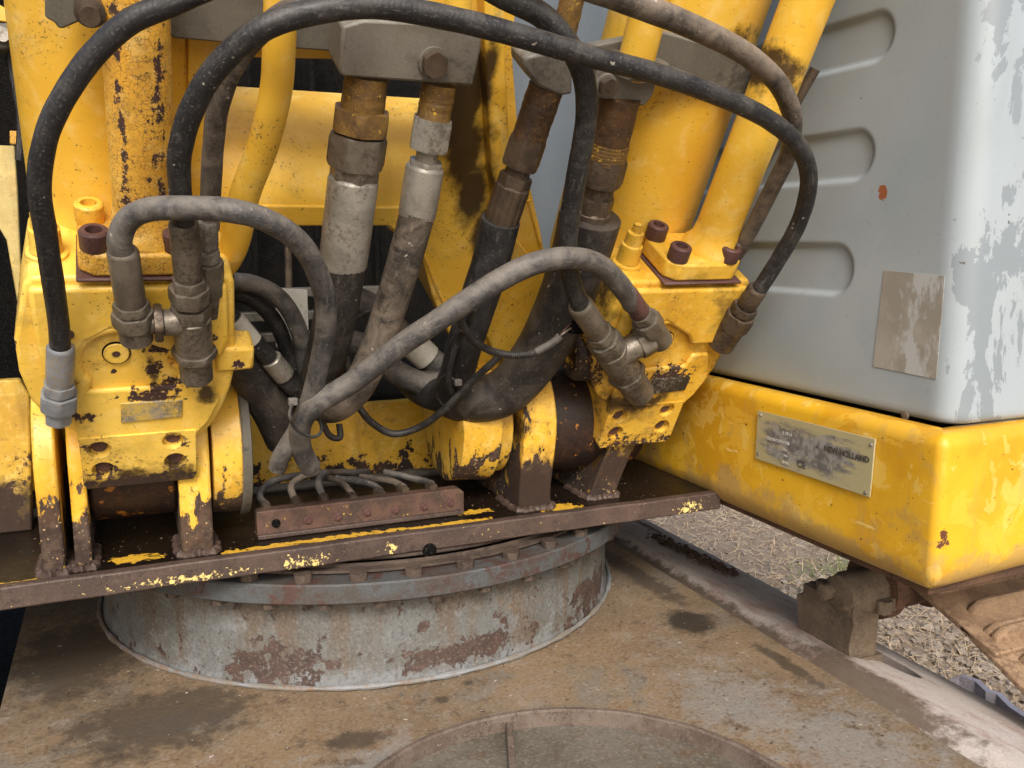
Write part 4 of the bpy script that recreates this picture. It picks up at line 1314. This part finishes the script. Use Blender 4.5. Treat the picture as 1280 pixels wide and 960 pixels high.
# upper left bracket with chain-like bolt
lb = thing('boom_bracket', 'dark steel bracket at the top left on the yellow barrel', 'bracket', tuple(ip(75, 10, .0)))
obj('bracket_plate', prism([ip(x, y, -.06) for x, y in ((56, -40), (56, 22), (70, 30), (72, 36), (80, 36), (128, 15), (128, -40))], -N * .03), m_plate, lb, bevel=.004)
obj('bracket_bolt', lathe(ip(112, 10, -.05), N, [(0, .018), (.02, .018), (.022, .012), (.035, .012)], 20), m_fitd, lb)

# ------------------------------------------------------------------ hoses
def run(parent, pts, w_, mat, wob=.05, name='rubber_hose', per=10, n=22, taper=None):
    P3 = [ip(*p) if len(p) == 3 else p for p in pts]
    rj = random.Random(len(pts) * 7 + int(w_))
    for q_ in range(1, len(P3) - 1):
        P3[q_] = P3[q_] + Vector((rj.uniform(-1, 1), rj.uniform(-1, 1), rj.uniform(-1, 1))) * .0018
    k = len(P3) // 2
    r = prad(w_, P3[k]) if w_ > 1 else w_
    path = catmull(P3, per)
    f = None
    if taper: f = lambda t, i: r * (taper[0] + (taper[1] - taper[0]) * t)
    return obj(name, tube(path, r, n, wob=wob, rfun=f), mat, parent)


def fit(parent, p, q, segs, mat, mats=None):
    """fittings along p->q (pixels with depth); segs: (t0, t1, width px, kind, name)"""
    P3, Q3 = ip(*p), ip(*q)
    d = (Q3 - P3); L_ = d.length; d.normalize()
    if len(segs) > 2:
        rmin = min(x[2] for x in segs) * .9
        a_, b_ = segs[0][0] + .02, segs[-1][1] - .02
        o_ = P3 + d * L_ * a_
        obj('core', lathe(o_, d, [(0, prad(rmin, o_)), (L_ * (b_ - a_), prad(rmin, o_))], 24), mat, parent)
    for i, sg_ in enumerate(segs):
        if sg_[3] == 'hex': sg_ = (sg_[0] + (sg_[1] - sg_[0]) * .07, sg_[1] - (sg_[1] - sg_[0]) * .07) + tuple(sg_[2:])
        t0, t1, wp, kind, nm = sg_[:5]
        m_ = sg_[5] if len(sg_) > 5 else mat
        o_ = P3 + d * L_ * t0; l = L_ * (t1 - t0)
        r = prad(wp, o_ + d * l / 2)
        if kind == 'hex':
            bm = nutm(o_, d, l, r * 1.12, rot=random.random())
        elif kind == 'ferrule':
            e_ = min(.006, l * .12)
            prof = [(0, r * .86), (e_ * .5, r * .97), (e_, r)]
            prof += [(l * .55, r * 1.0), (l - e_ * 1.6, r * .99), (l - e_ * .4, r * .93), (l, r * .82)]
            bm = lathe(o_, d, prof, 32)
        elif kind == 'flute':
            bm = bmesh.new(); fx, fy, fd = frame(d); rgs = []
            for tt, q in ((0, .86), (l * .04, 1), (l * .95, 1), (l, .9)):
                rgs.append([bm.verts.new(o_ + d * tt + (fx * math.cos(2 * math.pi * k / 48) + fy * math.sin(2 * math.pi * k / 48)) * r * q * (1.0 if k % 4 else .94)) for k in range(48)])
            for a_, b_ in zip(rgs, rgs[1:]):
                for k in range(48): bm.faces.new((a_[k], a_[(k + 1) % 48], b_[(k + 1) % 48], b_[k]))
            bm.faces.new(rgs[0][::-1]); bm.faces.new(rgs[-1])
        elif kind == 'grip':
            prof = [(0, r * .9), (l * .03, r)]
            for k in range(6):
                a = l * (.06 + .14 * k)
                prof += [(a, r), (a + l * .05, r * .955), (a + l * .09, r * .955), (a + l * .12, r)]
            prof += [(l * .97, r), (l, r * .88)]
            bm = lathe(o_, d, prof, 32)
        elif kind == 'rough':
            bm = lathe(o_, d, [(l * k / 24, r * (1 + .03 * mnoise.noise((k * .5, r * 100, 0)))) for k in range(25)], 36)
            bm.normal_update()
            for v in bm.verts: v.co += (v.co - o_ - d * (v.co - o_).dot(d)).normalized() * (mnoise.noise(v.co * 90) * .0012 + mnoise.noise(v.co * 260) * .0008)
        else:
            e_ = min(.002, l * .2)
            bm = lathe(o_, d, [(0, r - e_), (e_, r), (l - e_, r), (l, r - e_)], 32)
        obj(nm, bm, m_, parent)


def hose(label, group=None, at=(0, 0, 0), cat='hose'):
    return thing('hydraulic_hose', label, cat, tuple(ip(*at)), group or 'hydraulic hoses')


# big black hose at the far left
h = hose('thick black hose arching over the left valve block to a bright zinc fitting', at=(75, 500, .03))
run(h, [(76, 446, .03), (74, 400, .035), (66, 345, .05), (55, 290, .06), (51, 235, .07), (58, 175, .07), (78, 120, .07), (112, 72, .07), (160, 30, .07), (215, 2, .07), (285, -25, .07), (360, -48, .07)], 30, m_black)
fit(h, (76, 432, .03), (73, 527, .03), [(0, .5, 33, 'ferrule', 'ferrule'), (.47, .6, 36, 'hex', 'crimp_collar'), (.6, .82, 42, 'hex', 'nut'), (.82, 1, 30, 'hex', 'adapter')], m_zinc)
# long black hose across the frame
h = hose('long black hose sweeping across the whole photo in front of both pipe clamps', at=(235, 290, .08))
run(h, [(230, 285, .05), (227, 240, .06), (226, 190, .07), (240, 132, .08), (275, 80, .09), (325, 37, .10), (390, 14, .10), (470, 10, .10), (560, 24, .10), (650, 47, .10), (740, 70, .10), (830, 94, .10), (905, 122, .09), (965, 152, .08), (1000, 185, .07), (1010, 225, .06), (998, 275, .05), (970, 330, .04), (946, 366, .035)], 29, m_dark)
fit(h, (948, 360, .035), (904, 425, .0), [(0, .35, 26, 'ferrule', 'ferrule'), (.33, .45, 30, 'hex', 'crimp_collar'), (.45, .75, 36, 'hex', 'nut'), (.72, 1.1, 34, 'round', 'elbow')], m_fitd)
fit(h, (912, 412, -.005), (888, 424, -.03), [(0, 1, 24, 'hex', 'port_adapter')], m_bolt)
# tee at the left block
t = thing('tee_fitting', 'grey brown tee fitting on the right side of the left valve block', 'fitting', tuple(ip(240, 400, .03)), 'tee fittings')
fit(t, (229, 272, .05), (246, 472, .02), [(0.02, .34, 36, 'ferrule', 'ferrule'), (.34, .40, 38, 'hex', 'crimp_collar'), (.39, .49, 46, 'hex', 'nut'), (.50, .60, 44, 'hex', 'nut'), (.58, .80, 46, 'round', 'tee_body'), (.79, .84, 50, 'hex', 'lock_nut'), (.84, 1.0, 40, 'round', 'stub')], m_fit)
fit(t, (242, 402, .035), (186, 404, .035), [(0, .7, 34, 'round', 'branch'), (.68, .9, 44, 'hex', 'branch_nut', m_fitd), (.88, 1.0, 28, 'round', 'neck')], m_fit)
# curved grey hose from the elbow
h = hose('grey hose arching from the left elbow fitting down to the zip tie', at=(160, 340, .05))
run(h, [(153, 318, .05), (150, 300, .055), (160, 275, .06), (190, 260, .07), (240, 259, .09), (290, 262, .11), (335, 277, .11), (372, 303, .10), (396, 340, .09), (407, 385, .08), (403, 435, .07), (390, 490, .06), (372, 535, .05), (352, 570, .05), (347, 584, .045)], 29, m_grey)
fit(h, (153, 312, .05), (171, 425, .035), [(0, .58, 38, 'ferrule', 'ferrule'), (.56, .66, 40, 'hex', 'crimp_collar'), (.66, .83, 46, 'hex', 'nut'), (.80, 1.0, 40, 'round', 'elbow')], m_fit)
# long grey hose
h = hose('long grey hose from the right tee fitting down to the zip tie', at=(790, 370, .04))
run(h, [(388, 584, .05), (378, 560, .055), (378, 528, .065), (400, 503, .075), (440, 478, .08), (500, 434, .09), (560, 392, .10), (620, 355, .10), (665, 332, .095), (705, 322, .085), (740, 326, .07), (765, 343, .055), (783, 368, .045), (790, 380, .04)], 29, m_grey)
fit(h, (783, 366, .045), (824, 424, .02), [(0, .42, 26, 'ferrule', 'ferrule', m_bolt), (.40, .52, 28, 'hex', 'crimp_collar'), (.52, .78, 34, 'hex', 'nut'), (.76, 1.05, 32, 'round', 'elbow')], m_fit)
# tee at the right block
t = thing('tee_fitting', 'grey brown tee fitting on the left side of the right valve block', 'fitting', tuple(ip(770, 450, .03)), 'tee fittings')
fit(t, (724, 380, .045), (796, 486, .0), [(0, .30, 32, 'ferrule', 'ferrule'), (.29, .36, 34, 'hex', 'crimp_collar'), (.36, .50, 40, 'hex', 'nut'), (.49, .78, 42, 'round', 'tee_body'), (.77, .84, 44, 'hex', 'lock_nut'), (.83, 1.06, 38, 'round', 'stub')], m_fit)
fit(t, (770, 446, .025), (816, 420, .02), [(0, .6, 34, 'round', 'branch'), (.55, .95, 38, 'hex', 'branch_nut')], m_fit)
# hose looping to the right tee
h = hose('dark hose dropping past the small clamps into the right tee fitting', at=(720, 380, .05))
run(h, [(560, -48, .03), (620, -8, .04), (675, 20, .05), (708, 52, .06), (728, 95, .06), (733, 145, .06), (724, 205, .06), (712, 265, .055), (709, 320, .05), (716, 358, .045), (728, 386, .045)], 28, m_dark)
# top right hose
h = hose('grey brown hose curving over the right cylinder just above the long black hose', at=(985, 170, .03))
run(h, [(640, -60, .06), (720, -22, .06), (800, 8, .06), (870, 35, .06), (930, 68, .055), (972, 104, .05), (990, 145, .04), (986, 190, .02), (965, 235, .0), (940, 285, -.02), (922, 315, -.03)], 27, m_brown, taper=(1.1, .8))
fit(h, (928, 302, -.028), (895, 350, -.05), [(0, .45, 24, 'ferrule', 'ferrule'), (.42, .6, 28, 'hex', 'nut'), (.6, 1, 22, 'hex', 'adapter')], m_fitd)
h = hose('thin dark pipe end showing behind the top right hose', at=(1015, 90, -.05), cat='pipe')
run(h, [(1019, 86, -.10), (1000, 118, -.10), (975, 165, -.10), (950, 215, -.10)], 13, m_fitd, name='pipe_end')
# grey brown hose behind the long black one
h = hose('muddy hose behind the long black hose, ending beside the left tee', at=(262, 240, -.02))
run(h, [(470, -40, .02), (400, -8, .03), (345, 25, .03), (300, 72, .03), (275, 130, .02), (265, 190, .01), (262, 245, .0), (262, 285, -.005)], 27, m_brown)
fit(h, (258, 274, .0), (264, 392, -.015), [(0, .30, 27, 'ferrule', 'ferrule', m_fitl), (.28, .42, 26, 'hex', 'crimp_collar', m_fitl), (.40, .78, 34, 'hex', 'nut', m_fit), (.75, 1.0, 30, 'round', 'adapter')], m_fit)
# yellow pipe
h = thing('steel_pipe', 'bent yellow steel pipe between the left cylinder and the boom', 'pipe', tuple(ip(290, 320, -.08)), 'steel pipes')
run(h, [(352, -30, -.05), (350, 60, -.05), (344, 115, -.06), (328, 180, -.07), (306, 245, -.08), (293, 300, -.09), (276, 332, -.10), (252, 345, -.12), (225, 348, -.15)], 37, m_barrel, name='bent_pipe', wob=0)

# big hoses with crimped ends
h = hose('thickest hose under the left pipe clamp, with a pale wide ferrule', at=(440, 150, -.06))
fit(h, (458, 95, -.07), (428, 335, -.03), [(0, .22, 54, 'rough', 'threaded_tube', m_thread), (.15, .28, 68, 'hex', 'upper_nut', m_thread), (.27, .46, 66, 'hex', 'nut', m_fit), (.44, .52, 56, 'hex', 'crimp_collar', m_fit), (.50, 1.0, 62, 'ferrule', 'ferrule', m_fitl)], m_fitl)
run(h, [(430, 325, -.03), (424, 370, -.03), (414, 420, -.04), (402, 466, -.07), (392, 498, -.11), (388, 505, -.20)], 50, m_sleeve, wob=.03)
h = hose('medium hose with a pale ferrule hanging right of the widest one', at=(530, 180, -.05))
fit(h, (549, 105, -.06), (520, 275, -.03), [(0, .26, 42, 'rough', 'threaded_tube', m_thread), (.22, .48, 48, 'hex', 'nut', m_fitl), (.46, .56, 28, 'round', 'neck', m_fitl), (.54, .62, 40, 'hex', 'crimp_collar', m_fitl), (.58, 1, 48, 'ferrule', 'ferrule', m_fitl)], m_fitl)
run(h, [(522, 265, -.03), (505, 330, -.02), (487, 390, -.02), (467, 442, -.015), (447, 484, -.01), (422, 506, -.015), (402, 508, -.05), (392, 496, -.12)], 40, m_brown, wob=.03)
h = hose('black hose with a dark ferrule hanging from the middle pipe clamp', at=(650, 180, -.04))
fit(h, (683, 108, -.05), (622, 290, -.03), [(0, .36, 44, 'rough', 'threaded_tube', m_threadd), (.32, .55, 44, 'hex', 'nut', m_fitd), (.52, .62, 32, 'round', 'neck', m_fitd), (.58, .70, 38, 'hex', 'crimp_collar', m_fitd), (.66, 1, 44, 'flute', 'ferrule', m_fitd)], m_fitd)
run(h, [(626, 275, -.03), (612, 330, -.03), (596, 385, -.03), (580, 435, -.04), (566, 478, -.06), (548, 494, -.10), (520, 480, -.17), (495, 440, -.26)], 43, m_black)
h = hose('fat dark hose under the right clamp, bending down to the deck', at=(760, 180, -.04))
fit(h, (775, 120, -.05), (728, 310, -.04), [(0, .32, 52, 'rough', 'threaded_tube', m_threadd), (.28, .40, 54, 'rough', 'crust_ring', m_thread), (.36, .56, 54, 'hex', 'nut', m_fitd), (.54, .66, 44, 'round', 'neck', m_fitd), (.62, .74, 46, 'hex', 'crimp_collar', m_fitd), (.72, 1.1, 50, 'flute', 'ferrule', m_fitd)], m_fitd)
run(h, [(738, 270, -.04), (722, 330, -.04), (700, 390, -.045), (672, 445, -.05), (632, 488, -.06), (588, 500, -.08), (552, 488, -.13), (520, 455, -.22)], 66, m_sleeve, wob=.03, taper=(1.05, .8))
# steel pipes above the clamps
h = thing('steel_pipe', 'short rusty yellow pipe entering the middle clamp from above', 'pipe', tuple(ip(710, 30, -.05)), 'steel pipes')
fit(h, (722, -30, -.05), (694, 90, -.05), [(0, 1, 31, 'rough', 'pipe_section')], m_thread)
h = thing('steel_pipe', 'smooth yellow pipe entering the small right clamp from above', 'pipe', tuple(ip(805, 50, -.05)), 'steel pipes')
fit(h, (822, -30, -.06), (790, 96, -.06), [(0, 1, 47, 'round', 'pipe_section'), (.83, .93, 90, 'hex', 'collar_plate', m_plate)], m_barrel)
h = thing('steel_pipe', 'yellow pipe stub just above the wide left clamp', 'pipe', tuple(ip(575, 10, -.07)), 'steel pipes')
fit(h, (575, -30, -.10), (572, 30, -.10), [(0, 1, 34, 'round', 'pipe_section')], m_barrel)

# hoses in the dark mouth of the boom
mouth = [([(290, 352, -.16), (320, 356, -.16), (352, 378, -.15), (375, 420, -.14), (384, 470, -.13), (384, 520, -.12)], 22, m_grey, 'upper hose of the bundle arching in the dark mouth of the boom'),
         ([(285, 366, -.19), (315, 372, -.18), (342, 400, -.17), (360, 440, -.16), (372, 480, -.15)], 20, m_dark, 'second hose below the arching one in the dark mouth of the boom'),
         ([(262, 380, -.12), (296, 404, -.11), (330, 440, -.10), (360, 478, -.10), (384, 500, -.10)], 24, m_dark, 'hose with pale tape beside the left valve block'),
         ([(280, 420, -.13), (312, 470, -.12), (338, 510, -.11), (356, 548, -.11)], 50, m_sleeve, 'fat sleeved hose slanting down behind the zip tie'),
         ([(435, 370, -.20), (470, 388, -.20), (510, 425, -.19), (540, 450, -.17), (562, 470, -.15)], 32, m_grey, 'upper grey hose passing behind the medium hose'),
         ([(430, 425, -.18), (462, 438, -.17), (495, 465, -.15), (530, 480, -.13), (556, 478, -.12)], 30, m_grey, 'lower grey hose curling behind the long grey hose')]
for pts, w_, m_, lb_ in mouth:
    h = hose(lb_, at=pts[0], group=None)
    run(h, pts, w_, m_)
    if 'pale tape' in lb_:
        fit(h, (292, 400, -.108), (316, 428, -.10), [(0, 1, 27, 'round', 'tape_wrap', m_pale)], m_pale)
        fit(h, (338, 448, -.098), (356, 470, -.098), [(0, 1, 27, 'round', 'tape_wrap', m_fitl)], m_pale)
    if lb_.startswith('upper grey'):
        fit(h, (505, 420, -.192), (535, 448, -.172), [(0, 1, 37, 'round', 'tape_wrap', m_pale)], m_pale)
# grey pale card in the mouth
t = thing('tag_sheet', 'pale grey square sheet in the dark mouth of the boom', 'plate', tuple(aty(365, 390, 2.25)))
obj('sheet', prism([aty(x_, y_, 2.25) for x_, y_ in ((345, 360), (384, 362), (386, 412), (352, 440), (345, 432))], (0, .006, 0)), m_pale, t, bevel=.001)
t = thing('inner_frame_bar', 'dark frame bars seen through the mouth of the boom', 'frame', tuple(aty(350, 380, 2.3)))
for (xa, ya), (xb, yb) in (((280, 368), (480, 360)), ((280, 425), (420, 418)), ((280, 398), (420, 392))):
    a, b = aty(xa, ya, 2.35), aty(xb, yb, 2.35)
    obj('bar', box((a.x, 2.35, a.z - .012), (b.x, 2.40, a.z + .012)), m_plate, t, bevel=.003)

# zip ties
def ziptie(pts, c, label):
    z_ = thing('zip_tie', label, 'zip tie', tuple(ip(*pts[0], c[0])), 'zip ties round the hoses')
    obj('strap', tube(catmull([ip(x, y, cc) for (x, y), cc in zip(pts, c)], 10), .0028, 8), m_dark, z_)
    p = ip(*pts[0], c[0])
    obj('strap_head', box(p - Vector((.007, .006, .006)), p + Vector((.007, .006, .006))), m_grey, z_, bevel=.001)
ziptie([(366, 502), (362, 520), (372, 538), (392, 546), (402, 536), (392, 512), (372, 500)], [.075, .10, .105, .10, .085, .04, .05], 'black zip tie binding the two grey hoses at lower left')
ziptie([(572, 478), (556, 470), (545, 490), (556, 508), (574, 500), (580, 488)], [.0, -.01, -.04, -.04, -.01, .0], 'black zip tie round the hose bundle above the cross plate')

# thin cables
def cable(label, pts, w_, mat, parts=None):
    h = thing('cable', label, 'cable', tuple(ip(*pts[0])), 'thin cables between the hoses')
    run(h, pts, w_, mat, wob=0, name='sheath', n=12)
    return h
h = thing('corrugated_conduit', 'thin corrugated conduit curving under the long grey hose', 'conduit', tuple(ip(578, 406, .03)))
path = catmull([ip(*p) for p in ((574, 392, .075), (579, 408, .055), (592, 426, .04), (618, 440, .03), (648, 444, .03), (676, 438, .03), (692, 428, .03))], 24)
rr = prad(10, path[0])
obj('conduit_sleeve', tube(path, rr, 14, rfun=lambda t, i: rr * (1 + .12 * (i % 2))), m_dark, h)
obj('tape_end', tube(catmull([ip(*p) for p in ((670, 440, .03), (690, 429, .03), (700, 420, .03))], 6), rr * 1.15, 12), m_grey, h)
for dy in (-2, 1):
    obj('wire', tube(catmull([ip(*p) for p in ((698, 421, .03), (705, 415 + dy, .03), (714, 408 + dy * 2, .02))], 6), .0015, 8), m_fitl if dy > 0 else m_bolt, h)
obj('connector', mudify(box(ip(722, 408, .0) - Vector((.02, .015, .012)), ip(722, 408, .0) + Vector((.02, .015, .012))), .004, 30, 2), m_hard, h, bevel=.003)
cable('thin grey cable sagging in front of the yellow cross plate', [(430, 455, -.14), (438, 490, -.09), (452, 512, -.05), (466, 530, -.04), (492, 542, -.03), (525, 534, -.02), (556, 512, -.0), (585, 482, .0), (612, 455, .01), (630, 440, .01)], 9, m_dark)
cable('thin black cable running down beside the black middle hose', [(592, 385, .06), (586, 402, .04), (572, 425, .0), (562, 455, .0), (560, 480, .0), (570, 500, -.02)], 9, m_black)
cable('short black cable looping left of the sagging grey cable', [(400, 520, -.03), (412, 545, -.03), (424, 548, -.03), (424, 530, -.05)], 8, m_dark)
cable('thin cable in the shade behind the medium hose', [(425, 402, -.14), (446, 398, -.14), (462, 390, -.14), (480, 392, -.16)], 7, m_dark)
cable('pair of thin cables below the curling grey hose', [(432, 448, -.12), (440, 470, -.11), (450, 490, -.11)], 10, m_grey)

# ------------------------------------------------------------------ dark machinery behind
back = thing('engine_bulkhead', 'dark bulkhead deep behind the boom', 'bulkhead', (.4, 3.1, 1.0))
obj('bulkhead_sheet', box((-1.2, 3.1, DZ), (HX - .02, 3.14, 2.6)), m_hard, back)  # near-black panel stands for the shaded depth and shuts out the sky
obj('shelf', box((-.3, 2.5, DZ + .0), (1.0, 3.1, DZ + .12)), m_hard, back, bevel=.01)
for i in range(7):
    x_ = .2 + .1 * i
    obj('pipe', tube([(x_, 3.0, 1.4), (x_ + .02 * math.sin(i * 3), 2.95, 2.3)], .012, 10), m_fitd if i == 3 else m_hard, back)
# cab corner at the far left
cab = thing('cab_corner', 'cluttered dark cab corner with a pale yellow panel at the far left edge', 'cab', tuple(aty(10, 300, 2.3)))
obj('pale_panel', prism([aty(x_, y_, 2.3) for x_, y_ in ((-60, 180), (18, 182), (22, 240), (26, 330), (27, 380), (22, 380), (8, 300), (-60, 190))], (0, .02, 0)), paint('pale yellow panel', base=(.55, .44, .18), base2=(.45, .35, .12), chip=0, grime=.4), cab, bevel=.003)
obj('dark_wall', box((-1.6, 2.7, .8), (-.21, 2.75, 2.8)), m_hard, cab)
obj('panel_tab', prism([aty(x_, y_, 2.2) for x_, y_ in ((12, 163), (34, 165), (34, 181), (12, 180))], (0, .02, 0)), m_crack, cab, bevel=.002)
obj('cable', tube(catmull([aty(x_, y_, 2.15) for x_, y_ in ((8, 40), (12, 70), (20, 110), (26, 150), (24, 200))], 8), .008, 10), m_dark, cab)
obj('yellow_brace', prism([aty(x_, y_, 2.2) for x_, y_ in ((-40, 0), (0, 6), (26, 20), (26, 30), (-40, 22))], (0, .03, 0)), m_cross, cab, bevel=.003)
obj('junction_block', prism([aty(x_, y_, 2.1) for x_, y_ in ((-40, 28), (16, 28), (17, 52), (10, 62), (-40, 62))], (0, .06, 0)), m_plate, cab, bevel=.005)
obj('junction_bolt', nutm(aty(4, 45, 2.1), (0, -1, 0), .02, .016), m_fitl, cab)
# unseen black wall at the left, added to keep the sky out of the cavity
obj('sky_blocker', box((-.70, 1.95, 1.02), (-.66, 3.1, 2.6)), m_hard, cab)
print('objects', len(bpy.data.objects))
